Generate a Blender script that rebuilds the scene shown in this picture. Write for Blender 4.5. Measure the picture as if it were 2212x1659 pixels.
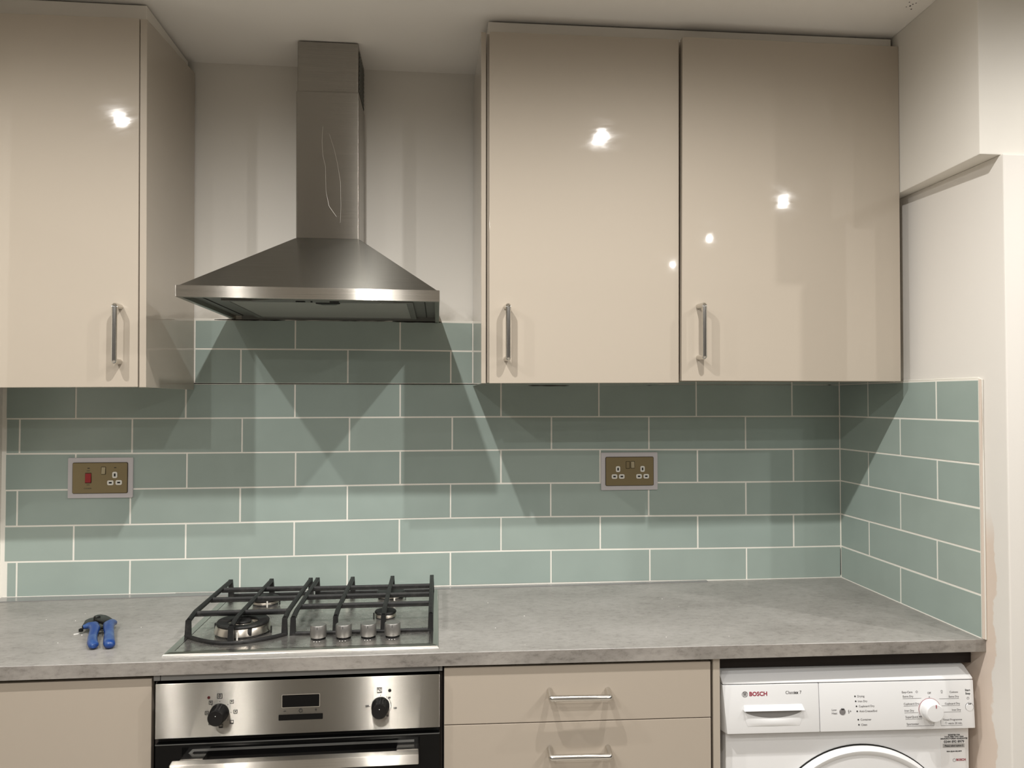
import bpy, bmesh, math, random
from mathutils import Vector, Matrix
random.seed(7)
S = bpy.context.scene
for o in list(bpy.data.objects):
    bpy.data.objects.remove(o)
COL = S.collection
Z = 0.90                       # worktop height; most heights below are given from the worktop up
# ------------------------------------------------------------------ camera
cam_d = bpy.data.cameras.new('camera'); cam = bpy.data.objects.new('camera', cam_d); COL.objects.link(cam)
cam_d.sensor_width = 36.0; cam_d.lens = 36.0 * 1616.61 / 2212.0; cam_d.clip_start = 0.01
cam.location = (-1.25675, -2.23773, 0.55069 + Z)
M_ = Matrix.Rotation(math.radians(-5.6904), 3, 'Z') @ Matrix.Rotation(math.radians(1.3089), 3, 'X') @ Matrix.Rotation(math.radians(-0.0025), 3, 'Y')
cam.rotation_euler = Matrix((M_.col[0], M_.col[2], -M_.col[1])).transposed().to_euler()
S.camera = cam
# ------------------------------------------------------------------ exposure, world
S.view_settings.view_transform = 'Standard'; S.view_settings.look = 'None'
S.view_settings.gamma = 1.0; S.view_settings.use_curve_mapping = False
S.view_settings.exposure = 0.12
wd = bpy.data.worlds.new('night'); S.world = wd; wd.use_nodes = True
wd.node_tree.nodes['Background'].inputs[0].default_value = (0.10, 0.10, 0.11, 1)
wd.node_tree.nodes['Background'].inputs[1].default_value = 0.0
# ------------------------------------------------------------------ ceiling downlights (x, y, watts)
WARM = (1.0, 0.97, 0.93)
LAMPS = [(-2.34, -1.15, 38), (-1.50, -1.15, 50), (-0.665, -1.14, 44), (0.50, -1.17, 34),
         (-2.22, -2.30, 52), (-1.50, -2.30, 40),
         (0.44, -1.93, 36), (0.40, -2.75, 36), (0.40, -3.62, 36), (-2.46, -3.45, 34), (-1.50, -3.45, 34)]

# ================================================================== materials
def mat(name, base, rough=0.5, metal=0.0, coat=0.0, coat_rough=0.05, spec=0.5, aniso=0.0, tangent=None):
    m = bpy.data.materials.new(name); m.use_nodes = True
    b = m.node_tree.nodes['Principled BSDF']
    b.inputs['Base Color'].default_value = (*base, 1); b.inputs['Roughness'].default_value = rough
    b.inputs['Metallic'].default_value = metal; b.inputs['Coat Weight'].default_value = coat
    b.inputs['Coat Roughness'].default_value = coat_rough; b.inputs['Specular IOR Level'].default_value = spec
    b.inputs['Anisotropic'].default_value = aniso
    if tangent:
        c = m.node_tree.nodes.new('ShaderNodeCombineXYZ')
        for i in range(3): c.inputs[i].default_value = tangent[i]
        m.node_tree.links.new(c.outputs[0], b.inputs['Tangent'])
    return m
def N(m, t, **kw):
    n = m.node_tree.nodes.new(t)
    for k, v in kw.items(): setattr(n, k, v)
    return n
def L(m, a, b): m.node_tree.links.new(a, b)
def coords(m, scale=(1, 1, 1)):
    g = N(m, 'ShaderNodeNewGeometry'); mp = N(m, 'ShaderNodeMapping'); mp.inputs['Scale'].default_value = scale
    L(m, g.outputs['Position'], mp.inputs['Vector']); return mp.outputs[0]
def noise(m, vec, scale, detail=3, rough=0.5, dist=0.0):
    n = N(m, 'ShaderNodeTexNoise'); n.inputs['Scale'].default_value = scale; n.inputs['Detail'].default_value = detail
    n.inputs['Roughness'].default_value = rough; n.inputs['Distortion'].default_value = dist
    L(m, vec, n.inputs['Vector']); return n.outputs['Fac']
def ramp(m, fac, stops):
    r = N(m, 'ShaderNodeValToRGB'); e = r.color_ramp.elements
    while len(e) < len(stops): e.new(0.5)
    for i, (p, c) in enumerate(stops): e[i].position = p; e[i].color = (*c, 1)
    L(m, fac, r.inputs['Fac']); return r.outputs['Color']
def bump(m, fac, strength, dist=0.001):
    b = N(m, 'ShaderNodeBump'); b.inputs['Strength'].default_value = strength; b.inputs['Distance'].default_value = dist
    L(m, fac, b.inputs['Height']); P = m.node_tree.nodes['Principled BSDF']; L(m, b.outputs[0], P.inputs['Normal']); return b
def setin(m, sock, out): L(m, out, m.node_tree.nodes['Principled BSDF'].inputs[sock])
def maprange(m, fac, a, b, c, d):
    r = N(m, 'ShaderNodeMapRange'); L(m, fac, r.inputs[0])
    for i, v in enumerate((a, b, c, d)): r.inputs[i + 1].default_value = v
    return r.outputs[0]
def mixc(m, fac, a, b):
    x = N(m, 'ShaderNodeMix', data_type='RGBA')
    if hasattr(fac, 'node'): L(m, fac, x.inputs[0])
    else: x.inputs[0].default_value = fac
    for s, v in ((6, a), (7, b)):
        if hasattr(v, 'node'): L(m, v, x.inputs[s])
        else: x.inputs[s].default_value = (*v, 1)
    return x.outputs[2]

# painted plaster
PAINT = mat('cream_plaster', (0.80, 0.77, 0.71), 0.75, spec=0.25)
v = coords(PAINT); bump(PAINT, noise(PAINT, v, 180, 4), 0.10, 0.001)
n = noise(PAINT, v, 2.2, 4); setin(PAINT, 'Base Color', mixc(PAINT, maprange(PAINT, n, .35, .7, 0, 1), (0.79, 0.76, 0.70), (0.83, 0.80, 0.735)))
WPAINT = mat('stained_plaster', (0.80, 0.77, 0.71), 0.75, spec=0.25)     # back wall: grubby band left by the tiler above the tiles
v = coords(WPAINT); bump(WPAINT, noise(WPAINT, v, 180, 4), 0.10, 0.001)
sx = N(WPAINT, 'ShaderNodeSeparateXYZ'); L(WPAINT, v, sx.inputs[0])
band = maprange(WPAINT, sx.outputs[2], Z + .782, Z + .835, 1, 0)
nn = maprange(WPAINT, noise(WPAINT, v, 16, 4), .42, .66, 0, 1)
mu = N(WPAINT, 'ShaderNodeMath', operation='MULTIPLY'); L(WPAINT, band, mu.inputs[0]); L(WPAINT, nn, mu.inputs[1])
setin(WPAINT, 'Base Color', mixc(WPAINT, mu.outputs[0], (0.80, 0.77, 0.71), (0.50, 0.47, 0.41)))
RPAINT = mat('patched_plaster', (0.80, 0.77, 0.71), 0.75, spec=0.25)     # right wall: pinkish bare filler along the tile edge
v = coords(RPAINT); bump(RPAINT, noise(RPAINT, v, 180, 4), 0.10, 0.001)
sx = N(RPAINT, 'ShaderNodeSeparateXYZ'); L(RPAINT, v, sx.inputs[0])
nz = noise(RPAINT, v, 7, 5, .6)
ad = N(RPAINT, 'ShaderNodeMath', operation='MULTIPLY_ADD'); L(RPAINT, nz, ad.inputs[0]); ad.inputs[1].default_value = -0.075; L(RPAINT, sx.outputs[1], ad.inputs[2])
e1 = maprange(RPAINT, ad.outputs[0], -.672, -.668, 0, 1)
e2 = maprange(RPAINT, sx.outputs[2], Z + .22, Z + .30, 1, 0)
mu = N(RPAINT, 'ShaderNodeMath', operation='MULTIPLY'); L(RPAINT, e1, mu.inputs[0]); L(RPAINT, e2, mu.inputs[1])
setin(RPAINT, 'Base Color', mixc(RPAINT, mu.outputs[0], (0.80, 0.77, 0.72), (0.74, 0.63, 0.54)))
CEIL = mat('ceiling_paint', (0.93, 0.905, 0.86), 0.85, spec=0.2)
v = coords(CEIL); bump(CEIL, noise(CEIL, v, 120, 4), 0.08, 0.001)
DARKHOLE = mat('dark_hole', (0.02, 0.018, 0.016), 0.9)
DARKW = mat('grey_far_wall', (0.13, 0.125, 0.12), 0.8)
FLOORM = mat('grey_vinyl_floor', (0.30, 0.27, 0.24), 0.45)
v = coords(FLOORM, (1, 6, 1)); setin(FLOORM, 'Base Color', ramp(FLOORM, noise(FLOORM, v, 4, 5), [(.3, (.33, .30, .26)), (.7, (.44, .405, .355))]))
# tile, grout
TILES = []
for i, c in enumerate([(0.360, 0.435, 0.398), (0.350, 0.425, 0.390), (0.370, 0.443, 0.404)]):
    t = mat('sage_tile_glaze', c, 0.22, spec=0.45); v = coords(t)
    n = noise(t, v, 9, 2); setin(t, 'Base Color', mixc(t, maprange(t, n, .3, .7, 0, 1), tuple(q * .97 for q in c), tuple(q * 1.03 for q in c)))
    b = bump(t, noise(t, v, 22, 2), 0.10, 0.003)
    TILES.append(t)
GROUT = mat('white_grout', (0.90, 0.875, 0.80), 0.8); v = coords(GROUT); bump(GROUT, noise(GROUT, v, 300, 3), .3, .001)
SILICONE = mat('white_sealant', (0.82, 0.80, 0.74), 0.35)
TILEEDGE = mat('raw_tile_edge', (0.72, 0.62, 0.54), 0.8)
# cabinet gloss laminate with swirl haze
def gloss(name, c, rough, coat):
    m = mat(name, c, rough, coat=coat, coat_rough=0.045, spec=0.12)
    m.node_tree.nodes['Principled BSDF'].inputs['Coat IOR'].default_value = 1.55
    v = coords(m); n = noise(m, v, 260, 3, .6); bump(m, n, 0.035, 0.0006)
    w = noise(m, coords(m, (1, 1, 2.2)), 5.0, 6, .7, 1.2)
    setin(m, 'Coat Roughness', maprange(m, w, .4, .75, 0.025, 0.10)); return m
GLOSS = gloss('gloss_cashmere_door', (0.475, 0.418, 0.345), 0.5, 1.0)
CARC = gloss('cashmere_panel', (0.46, 0.405, 0.335), 0.5, 1.0)
TRIMM = mat('matt_cashmere_trim', (0.86, 0.82, 0.75), 0.5)
SATIN = mat('satin_cashmere_front', (0.455, 0.395, 0.325), 0.38, coat=0.15, coat_rough=.2)
v = coords(SATIN); bump(SATIN, noise(SATIN, v, 700, 2), 0.05, 0.0006)
CARCIN = mat('dark_carcass', (0.055, 0.045, 0.040), 0.7)
FILLER = mat('grey_filler_rail', (0.085, 0.085, 0.08), 0.45)
# worktop: grey concrete laminate
WT = mat('concrete_laminate', (0.33, 0.31, 0.28), 0.38, spec=0.45)
v1 = coords(WT, (1, 1.5, 1.5)); big = noise(WT, v1, 3.6, 7, .66, .15); v2 = coords(WT, (1, 1.7, 1.7)); fine = noise(WT, v2, 52, 10, .78, .15)
c1 = ramp(WT, big, [(.34, (.20, .188, .172)), (.5, (.30, .287, .267)), (.66, (.39, .375, .355))])
c2 = ramp(WT, fine, [(.36, (.17, .16, .147)), (.47, (.30, .286, .267)), (.64, (.385, .37, .35))])
c3 = mixc(WT, .55, c1, c2)
vn = N(WT, 'ShaderNodeTexVoronoi'); vn.inputs['Scale'].default_value = 34; L(WT, coords(WT), vn.inputs['Vector'])
dots = maprange(WT, vn.outputs['Distance'], .03, .075, 1, 0)
keep = maprange(WT, noise(WT, coords(WT), 9, 2), .56, .60, 0, .8)
mm = N(WT, 'ShaderNodeMath', operation='MULTIPLY'); L(WT, dots, mm.inputs[0]); L(WT, keep, mm.inputs[1])
setin(WT, 'Base Color', mixc(WT, mm.outputs[0], c3, (.10, .095, .09))); bump(WT, fine, .12, .001)
WTE = mat('concrete_laminate_edge', (0.29, 0.265, 0.24), 0.42)
v2 = coords(WTE, (1, 2, 2)); f2 = noise(WTE, v2, 40, 9, .78, .2); b2 = noise(WTE, v2, 5, 4)
c3 = mixc(WTE, .55, ramp(WTE, f2, [(.36, (.12, .108, .096)), (.48, (.275, .255, .23)), (.66, (.36, .335, .305))]), ramp(WTE, b2, [(.36, (.18, .165, .148)), (.62, (.37, .345, .315))]))
setin(WTE, 'Base Color', c3); bump(WTE, f2, .15, .001)
STRIP = mat('grey_seal_strip', (0.25, 0.25, 0.245), 0.22, coat=.25)
# steel
def steel(name, c, rough, spread=1.2, grain=0.12):
    # horizontally brushed steel: anisotropic gloss plus fine grooves that tilt the micro-normal up and down
    m = mat(name, c, rough, 1.0, aniso=1.0, tangent=(0, 0, 1))
    g = N(m, 'ShaderNodeNewGeometry'); sp = N(m, 'ShaderNodeSeparateXYZ'); L(m, g.outputs['Position'], sp.inputs[0])
    w = []
    for k in (91237.0, 51713.0):
        q = N(m, 'ShaderNodeMath', operation='MULTIPLY'); L(m, sp.outputs[2], q.inputs[0]); q.inputs[1].default_value = k
        t = N(m, 'ShaderNodeTexWhiteNoise', noise_dimensions='1D'); L(m, q.outputs[0], t.inputs['W']); w.append(t.outputs['Value'])
    ad = N(m, 'ShaderNodeMath', operation='ADD'); L(m, w[0], ad.inputs[0]); L(m, w[1], ad.inputs[1])
    sl = N(m, 'ShaderNodeMath', operation='MULTIPLY_ADD'); L(m, ad.outputs[0], sl.inputs[0]); sl.inputs[1].default_value = spread; sl.inputs[2].default_value = -spread
    cb = N(m, 'ShaderNodeCombineXYZ'); L(m, sl.outputs[0], cb.inputs[2])
    va = N(m, 'ShaderNodeVectorMath', operation='ADD'); L(m, g.outputs['Normal'], va.inputs[0]); L(m, cb.outputs[0], va.inputs[1])
    vn_ = N(m, 'ShaderNodeVectorMath', operation='NORMALIZE'); L(m, va.outputs[0], vn_.inputs[0]); setin(m, 'Normal', vn_.outputs[0])
    n = noise(m, coords(m, (5, 900, 900)), 1.0, 3, .6)
    setin(m, 'Base Color', mixc(m, maprange(m, n, .3, .7, 0, 1), tuple(q * (1 - grain) for q in c), tuple(q * (1 + grain) for q in c)))
    return m
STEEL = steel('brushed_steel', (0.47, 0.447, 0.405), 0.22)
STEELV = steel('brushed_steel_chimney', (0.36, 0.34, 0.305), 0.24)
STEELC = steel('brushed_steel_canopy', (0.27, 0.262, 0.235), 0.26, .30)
HOBST = mat('hob_steel', (0.45, 0.44, 0.42), 0.30, .93)
v = coords(HOBST); n = noise(HOBST, v, 14, 6, .65); setin(HOBST, 'Roughness', maprange(HOBST, n, .35, .75, .20, .42)); bump(HOBST, n, .05, .001)
setin(HOBST, 'Base Color', ramp(HOBST, noise(HOBST, v, 60, 5, .7), [(.30, (.48, .46, .43)), (.55, (.66, .64, .605)), (.8, (.72, .70, .66))]))
RIMST = mat('polished_rim', (0.55, 0.535, 0.50), 0.24, 1.0)
CHROME = mat('satin_chrome', (0.68, 0.66, 0.62), 0.23, 1.0)
NICKEL = mat('satin_nickel_post', (0.50, 0.47, 0.44), 0.34, 1.0)
ALU = mat('cast_aluminium', (0.60, 0.56, 0.50), 0.28, 1.0)
KNOBM = mat('grey_metal_knob', (0.30, 0.29, 0.275), 0.40, .85)
IRON = mat('black_cast_iron', (0.018, 0.018, 0.018), 0.48, spec=.28)
v = coords(IRON); n = noise(IRON, v, 150, 4, .7); bump(IRON, n, .2, .001)
setin(IRON, 'Base Color', ramp(IRON, noise(IRON, v, 40, 6, .75), [(.5, (.011, .011, .011)), (.8, (.045, .043, .04))]))
ENAM = mat('black_enamel', (0.02, 0.02, 0.02), 0.25)
BLACKG = mat('black_glass', (0.004, 0.004, 0.004), 0.05, spec=.16)
BLACKP = mat('black_plastic', (0.007, 0.007, 0.007), 0.22, spec=.35)
BLACKM = mat('matt_black', (0.012, 0.012, 0.011), 0.7)
INK = mat('black_ink', (0.02, 0.02, 0.02), 0.6); INKG = mat('grey_ink', (0.13, 0.12, 0.12), 0.6); INKR = mat('red_ink', (0.30, 0.006, 0.03), 0.5)
UNDER = mat('hood_underside', (0.17, 0.175, 0.16), 0.42, .4)
FILT = mat('hood_filter_mesh', (0.33, 0.34, 0.31), 0.5, .3)
v = coords(FILT); n = N(FILT, 'ShaderNodeTexChecker'); n.inputs['Scale'].default_value = 420; L(FILT, v, n.inputs['Vector']); bump(FILT, n.outputs['Fac'], .5, .0006)
GREYP = mat('grey_socket_surround', (0.58, 0.55, 0.56), 0.5)
BRASS = mat('antique_brass_plate', (0.25, 0.195, 0.10), 0.42, .35)
BRASSL = mat('brass_rocker', (0.40, 0.34, 0.22), 0.35, .5)
BRASSD = mat('dark_brass_edge', (0.05, 0.035, 0.015), 0.5, .4)
WPLAS = mat('white_plastic_insert', (0.78, 0.76, 0.70), 0.35)
REDP = mat('red_rocker', (0.30, 0.006, 0.010), 0.30)
WHITE = mat('white_enamel', (0.80, 0.80, 0.80), 0.22, coat=.4)
WHITEP = mat('white_plastic', (0.84, 0.845, 0.85), 0.28, coat=.3)
RECESS_SHADE = mat('painted_recess_shade', (0.27, 0.265, 0.26), 0.4)
GBTN = mat('grey_button', (0.22, 0.21, 0.21), 0.4)
STICK = mat('clear_sticker', (0.77, 0.765, 0.76), 0.30); STICKG = mat('grey_sticker_box', (0.40, 0.39, 0.38), 0.4)
BLUEP = mat('blue_grip', (0.010, 0.060, 0.26), 0.35, coat=.15)
v = coords(BLUEP); setin(BLUEP, 'Base Color', ramp(BLUEP, noise(BLUEP, v, 45, 4), [(.45, (.006, .045, .22)), (.75, (.06, .13, .30))]))
BSTEEL = mat('blackened_steel', (0.035, 0.035, 0.033), 0.38, .7)
CHIP = mat('white_chip', (0.85, 0.84, 0.80), 0.5)
DOWN = mat('white_downlight_trim', (0.8, 0.8, 0.8), 0.4)
LENS = bpy.data.materials.new('lit_lamp_lens'); LENS.use_nodes = True
LENS.node_tree.nodes['Principled BSDF'].inputs['Emission Color'].default_value = (*WARM, 1)
LENS.node_tree.nodes['Principled BSDF'].inputs['Emission Strength'].default_value = 12

# ================================================================== mesh helpers
class MB:
    def __init__(self): self.b = bmesh.new()
    def hexa(self, p):          # 8 corners: bottom 4 ccw, top 4 ccw
        v = [self.b.verts.new(q) for q in p]
        for f in ((3, 2, 1, 0), (4, 5, 6, 7), (0, 1, 5, 4), (1, 2, 6, 5), (2, 3, 7, 6), (3, 0, 4, 7)):
            self.b.faces.new([v[i] for i in f])
        return self
    def box(self, x0, x1, y0, y1, z0, z1):
        return self.hexa([(x0, y0, z0), (x1, y0, z0), (x1, y1, z0), (x0, y1, z0), (x0, y0, z1), (x1, y0, z1), (x1, y1, z1), (x0, y1, z1)])
    def prism(self, pts, a, b, axis='z'):   # polygon extruded along an axis between a and b
        def P(u, v, w): return {'z': (u, v, w), 'y': (u, w, v), 'x': (w, u, v)}[axis]
        lo = [self.b.verts.new(P(u, v, a)) for u, v in pts]; hi = [self.b.verts.new(P(u, v, b)) for u, v in pts]
        n = len(pts); self.b.faces.new(lo[::-1]); self.b.faces.new(hi)
        for i in range(n): self.b.faces.new((lo[i], lo[(i + 1) % n], hi[(i + 1) % n], hi[i]))
        return self
    def lathe(self, prof, c, axis='z', seg=32):  # prof: (radius, height) list; closed where radius is 0
        def P(r, h, t):
            u, v = r * math.cos(t), r * math.sin(t)
            q = {'z': (u, v, h), 'y': (u, h, v), 'x': (h, u, v)}[axis]; return (c[0] + q[0], c[1] + q[1], c[2] + q[2])
        rings = []
        for r, h in prof:
            if r < 1e-6: rings.append([self.b.verts.new(P(0, h, 0))])
            else: rings.append([self.b.verts.new(P(r, h, 2 * math.pi * k / seg)) for k in range(seg)])
        for a, b in zip(rings, rings[1:]):
            for k in range(seg):
                k2 = (k + 1) % seg
                if len(a) == 1 and len(b) == 1: continue
                if len(a) == 1: self.b.faces.new((a[0], b[k], b[k2]))
                elif len(b) == 1: self.b.faces.new((a[k], a[k2], b[0]))
                else: self.b.faces.new((a[k], a[k2], b[k2], b[k]))
        return self
    def tube(self, path, rad, seg=10, flat=None, cap=True, up=(0, 0, 1)):  # rad: number or list; flat: (a,b) scale of section along (side, up)
        path = [Vector(p) for p in path]; n = len(path)
        if not isinstance(rad, (list, tuple)): rad = [rad] * n
        rings = []
        for i, p in enumerate(path):
            d = ((path[min(i + 1, n - 1)] - p).normalized() + (p - path[max(i - 1, 0)]).normalized())
            d = d.normalized() if d.length > 1e-6 else Vector((0, 0, 1))
            u = Vector(up)
            if abs(d.dot(u)) > .95: u = Vector((0, 1, 0)) if abs(d.y) < .9 else Vector((1, 0, 0))
            s = d.cross(u).normalized(); w = s.cross(d).normalized()
            m = 1.0
            if 0 < i < n - 1:
                a = (path[i + 1] - p).normalized().dot((p - path[i - 1]).normalized()); m = 1 / max(.6, math.cos(math.acos(max(-1, min(1, a))) / 2))
            fa, fb = flat if flat else (1, 1)
            ax = (path[min(i + 1, n - 1)] - path[max(i - 1, 0)])
            rings.append([self.b.verts.new(p + s * rad[i] * fa * math.cos(t) * (m if abs(s.dot(self._bend(path, i))) > .5 else 1) + w * rad[i] * fb * math.sin(t) * (m if abs(w.dot(self._bend(path, i))) > .5 else 1)) for t in [2 * math.pi * (k + .5) / seg for k in range(seg)]])
        for a, b in zip(rings, rings[1:]):
            for k in range(seg): self.b.faces.new((a[k], a[(k + 1) % seg], b[(k + 1) % seg], b[k]))
        if cap: self.b.faces.new(rings[0][::-1]); self.b.faces.new(rings[-1])
        return self
    def _bend(self, path, i):
        if i == 0 or i == len(path) - 1: return Vector((0, 0, 0))
        v = (path[i + 1] - path[i]).normalized() - (path[i] - path[i - 1]).normalized()
        return v.normalized() if v.length > 1e-6 else Vector((0, 0, 0))
    def bevel(self, w, seg=2, ang=30):
        bmesh.ops.recalc_face_normals(self.b, faces=self.b.faces)
        e = [e for e in self.b.edges if len(e.link_faces) == 2 and e.calc_face_angle(0) > math.radians(ang)]
        bmesh.ops.bevel(self.b, geom=e, offset=w, segments=seg, affect='EDGES', profile=.6, clamp_overlap=True)
        return self

WN = (STEEL, STEELV, STEELC)
def world_loc(p):
    v = Vector((0, 0, 0))
    while p is not None: v = v + p.location; p = p.parent
    return v
def obj(name, mb, m, parent=None, smooth=False, local=False, **props):
    me = bpy.data.meshes.new(name); bmesh.ops.recalc_face_normals(mb.b, faces=mb.b.faces); mb.b.to_mesh(me); mb.b.free()
    o = bpy.data.objects.new(name, me); COL.objects.link(o)
    if parent is not None: o.parent = parent
    if not local: me.transform(Matrix.Translation(Vector((0, 0, Z)) - (world_loc(parent) if parent else Vector((0, 0, 0)))))
    for mm_ in (m if isinstance(m, (list, tuple)) else [m]): me.materials.append(mm_)
    if smooth:
        for f in me.polygons: f.use_smooth = True
        me.set_sharp_from_angle(angle=math.radians(smooth if smooth is not True else 35))
        if m in WN:
            w = o.modifiers.new('flat_faces', 'WEIGHTED_NORMAL'); w.keep_sharp = True; w.weight = 90
    for k, v_ in props.items(): o[k] = v_
    return o
def thing(name, label, cat, loc, rz=0.0, group=None):
    o = bpy.data.objects.new(name, None); COL.objects.link(o); o.location = (loc[0], loc[1], loc[2] + Z); o.rotation_euler = (0, 0, rz)
    o.empty_display_size = .05; o['label'] = label; o['category'] = cat
    if group: o['group'] = group
    return o
def text(name, s, size, loc, rot, m, parent, local=False, align='CENTER', bold=0.0, sx=1.0):
    c = bpy.data.curves.new('tmp', 'FONT'); c.body = s; c.size = size; c.align_x = align; c.align_y = 'CENTER'; c.extrude = 0.00008; c.offset = bold; c.resolution_u = 3
    t = bpy.data.objects.new('tmp', c); COL.objects.link(t)
    me = bpy.data.meshes.new_from_object(t.evaluated_get(bpy.context.evaluated_depsgraph_get())); bpy.data.objects.remove(t)
    me.name = name
    me.transform(Matrix.Translation(Vector(loc)) @ rot.to_4x4() @ Matrix.Diagonal((sx, 1, 1, 1)))
    o = bpy.data.objects.new(name, me); COL.objects.link(o); o.parent = parent
    if not local: me.transform(Matrix.Translation(Vector((0, 0, Z)) - world_loc(parent)))
    me.materials.clear(); me.materials.append(m); return o
FRONT = Matrix.Rotation(math.radians(90), 3, 'X')
def lerp(tab, x):
    if x <= tab[0][0]: return tab[0][1]
    for (a, b), (c, d) in zip(tab, tab[1:]):
        if x <= c: return b + (d - b) * (x - a) / (c - a)
    return tab[-1][1]

# ================================================================== the room
def st(name, mb, m, parent=None):
    o = obj(name, mb, m, parent); o['kind'] = 'structure'; return o
HC = 1.54                                                       # ceiling above worktop
st('floor', MB().box(-3.6, 2.5, -4.7, .2, -.96, -.90), FLOORM)
ceiling = st('ceiling', MB().box(-3.6, 2.5, -4.7, .2, HC, HC + .08), CEIL)
hm = MB()
for x, y, r in [(-.0813, -.4941, .0022), (-.0794, -.5023, .0016), (-.0689, -.480, .0018), (-.075, -.508, .0014), (-.0942, -.5107, .0015), (-.088, -.489, .0012)]:
    hm.lathe([(0, HC - .0006), (r, HC - .0006), (r, HC + .0005)], (x, y, 0), seg=8)
obj('screw_hole', hm, DARKHOLE, ceiling)
wall_back = st('wall_back', MB().box(-3.6, 2.5, .008, .12, -.9, HC), WPAINT)
wall_left = st('wall_left', MB().box(-3.5, -2.474, -.74, .008, -.9, HC), PAINT)
st('wall_side', MB().box(-3.6, -3.5, -4.7, .12, -.9, HC), DARKW)
st('wall_front', MB().box(-3.5, 2.5, -4.7, -4.6, -.9, HC), DARKW)
st('wall_far', MB().box(2.4, 2.5, -4.6, .008, -.9, HC), DARKW)
ZB = 1.1075                                                     # underside of the boxed-in bulkhead
wall_right = st('wall_right', MB().box(.008, 2.4, -.684, .008, -.9, ZB).bevel(.003, 2), RPAINT)
st('bulkhead', MB().hexa([(-.012, .008, ZB), (-.0415, -.676, ZB), (2.4, -.676, ZB), (2.4, .008, ZB),
                          (-.012, .008, HC), (-.0415, -.676, HC), (2.4, -.676, HC), (2.4, .008, HC)]).bevel(.002, 2), PAINT, wall_right)

# ---- wall tiles, one object each, on their grout bed
LN = {0: [(-2.43, .0008), (-2.126, .0008), (-.916, .0038), (-.612, .0026), (-.306, -.0002), (0, 0)],
 1: [(-2.43, .099), (-1.973, .0982), (-1.67, .1), (-1.367, .103), (-1.067, .1035), (-.765, .1018), (-.46, .0988), (-.154, .0972), (0, .0976)],
 2: [(-2.43, .199), (-1.973, .1992), (-1.67, .2003), (-1.367, .2033), (-1.067, .2036), (-.765, .2020), (-.46, .1992), (-.154, .1976), (0, .1979)],
 3: [(-2.43, .2995), (-1.973, .3002), (-1.67, .3014), (-1.367, .3042), (-1.067, .3042), (-.765, .3030), (-.46, .3008), (-.154, .3), (0, .3010)],
 4: [(-2.43, .4020), (-1.973, .4012), (-1.67, .4016), (-1.367, .4034), (-1.067, .4046), (-.765, .4038), (-.46, .4012), (-.154, .4008), (0, .4011)],
 5: [(-2.43, .5008), (-1.973, .5006), (-1.67, .5020), (-1.367, .5031), (-1.067, .5037), (-.765, .5030), (-.46, .5030), (-.154, .5034), (0, .5030)],
 6: [(-2.43, .6003), (-1.973, .6008), (-1.67, .6013), (-1.367, .602), (-1.067, .6022), (-.46, .6028), (0, .603)],
 7: [(-1.955, .7015), (-1.519, .7018), (-1.151, .6998)], 8: [(-1.955, .7852), (-1.668, .7885), (-1.368, .7885), (-1.151, .7856)]}
JN = {1: [-2.4301, -2.1262, -1.8225, -1.5185, -1.2171, -.9159, -.6118, -.3063], 2: [-2.2794, -1.9742, -1.6706, -1.3674, -1.0667, -.7653, -.4608, -.1539],
 3: [-2.4314, -2.1274, -1.8237, -1.5187, -1.2174, -.9166, -.6147, -.3068], 4: [-2.2768, -1.9727, -1.668, -1.3658, -1.067, -.765, -.4606, -.1525],
 5: [-2.4276, -2.1242, -1.8197, -1.5139, -1.2124, -.9141, -.613, -.3068], 6: [-2.2783, -1.9776, -1.6707, -1.3664, -1.0668, -.7682, -.4635, -.1559],
 7: [-1.8249, -1.5192, -1.2175], 8: [-1.6708, -1.3673]}
RL = {0: [(-.606, -.002), (0, 0)], 1: [(-.605, .1001), (-.305, .0985), (0, .0976)], 2: [(-.606, .2003), (-.305, .1998), (0, .1979)], 3: [(-.605, .301), (0, .3012)],
 4: [(-.607, .4032), (0, .4011)], 5: [(-.606, .5037), (0, .503)], 6: [(-.608, .6013), (-.458, .6024), (0, .603)]}
RJ = {1: [-.3019], 2: [-.4542, -.1543], 3: [-.3054], 4: [-.4583, -.1547], 5: [-.3078], 6: [-.4577, -.1555]}
G = .0019
def tile(axis, a0, a1, zlo, zhi, parent, matl):
    # a0,a1 along the wall; front face at 0, back at +.0085, with a chamfered glaze edge
    c = .0010; t = random.uniform(-.0003, .0003)
    def P(a, d, z): return (a, d + t, z) if axis == 'x' else (d + t, a, z)
    z00, z01, z10, z11 = zlo(a0) + G, zhi(a0) - G, zlo(a1) + G, zhi(a1) - G
    b = MB(); A = [P(a0, .0085, z00), P(a1, .0085, z10), P(a1, .0085, z11), P(a0, .0085, z01)]
    Bq = [P(a0, c, z00), P(a1, c, z10), P(a1, c, z11), P(a0, c, z01)]
    Cq = [P(a0 + c, 0, z00 + c), P(a1 - c, 0, z10 + c), P(a1 - c, 0, z11 - c), P(a0 + c, 0, z01 - c)]
    vs = [[b.b.verts.new(q) for q in R_] for R_ in (A, Bq, Cq)]
    for R0, R1 in ((vs[0], vs[1]), (vs[1], vs[2])):
        for k in range(4): b.b.faces.new((R0[k], R0[(k + 1) % 4], R1[(k + 1) % 4], R1[k]))
    b.b.faces.new(vs[2]); b.b.faces.new(vs[0][::-1])
    return obj('tile', b, matl, parent)
random.seed(3)
XL, XC1, XC2 = -2.464, -1.9535, -1.152
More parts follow.
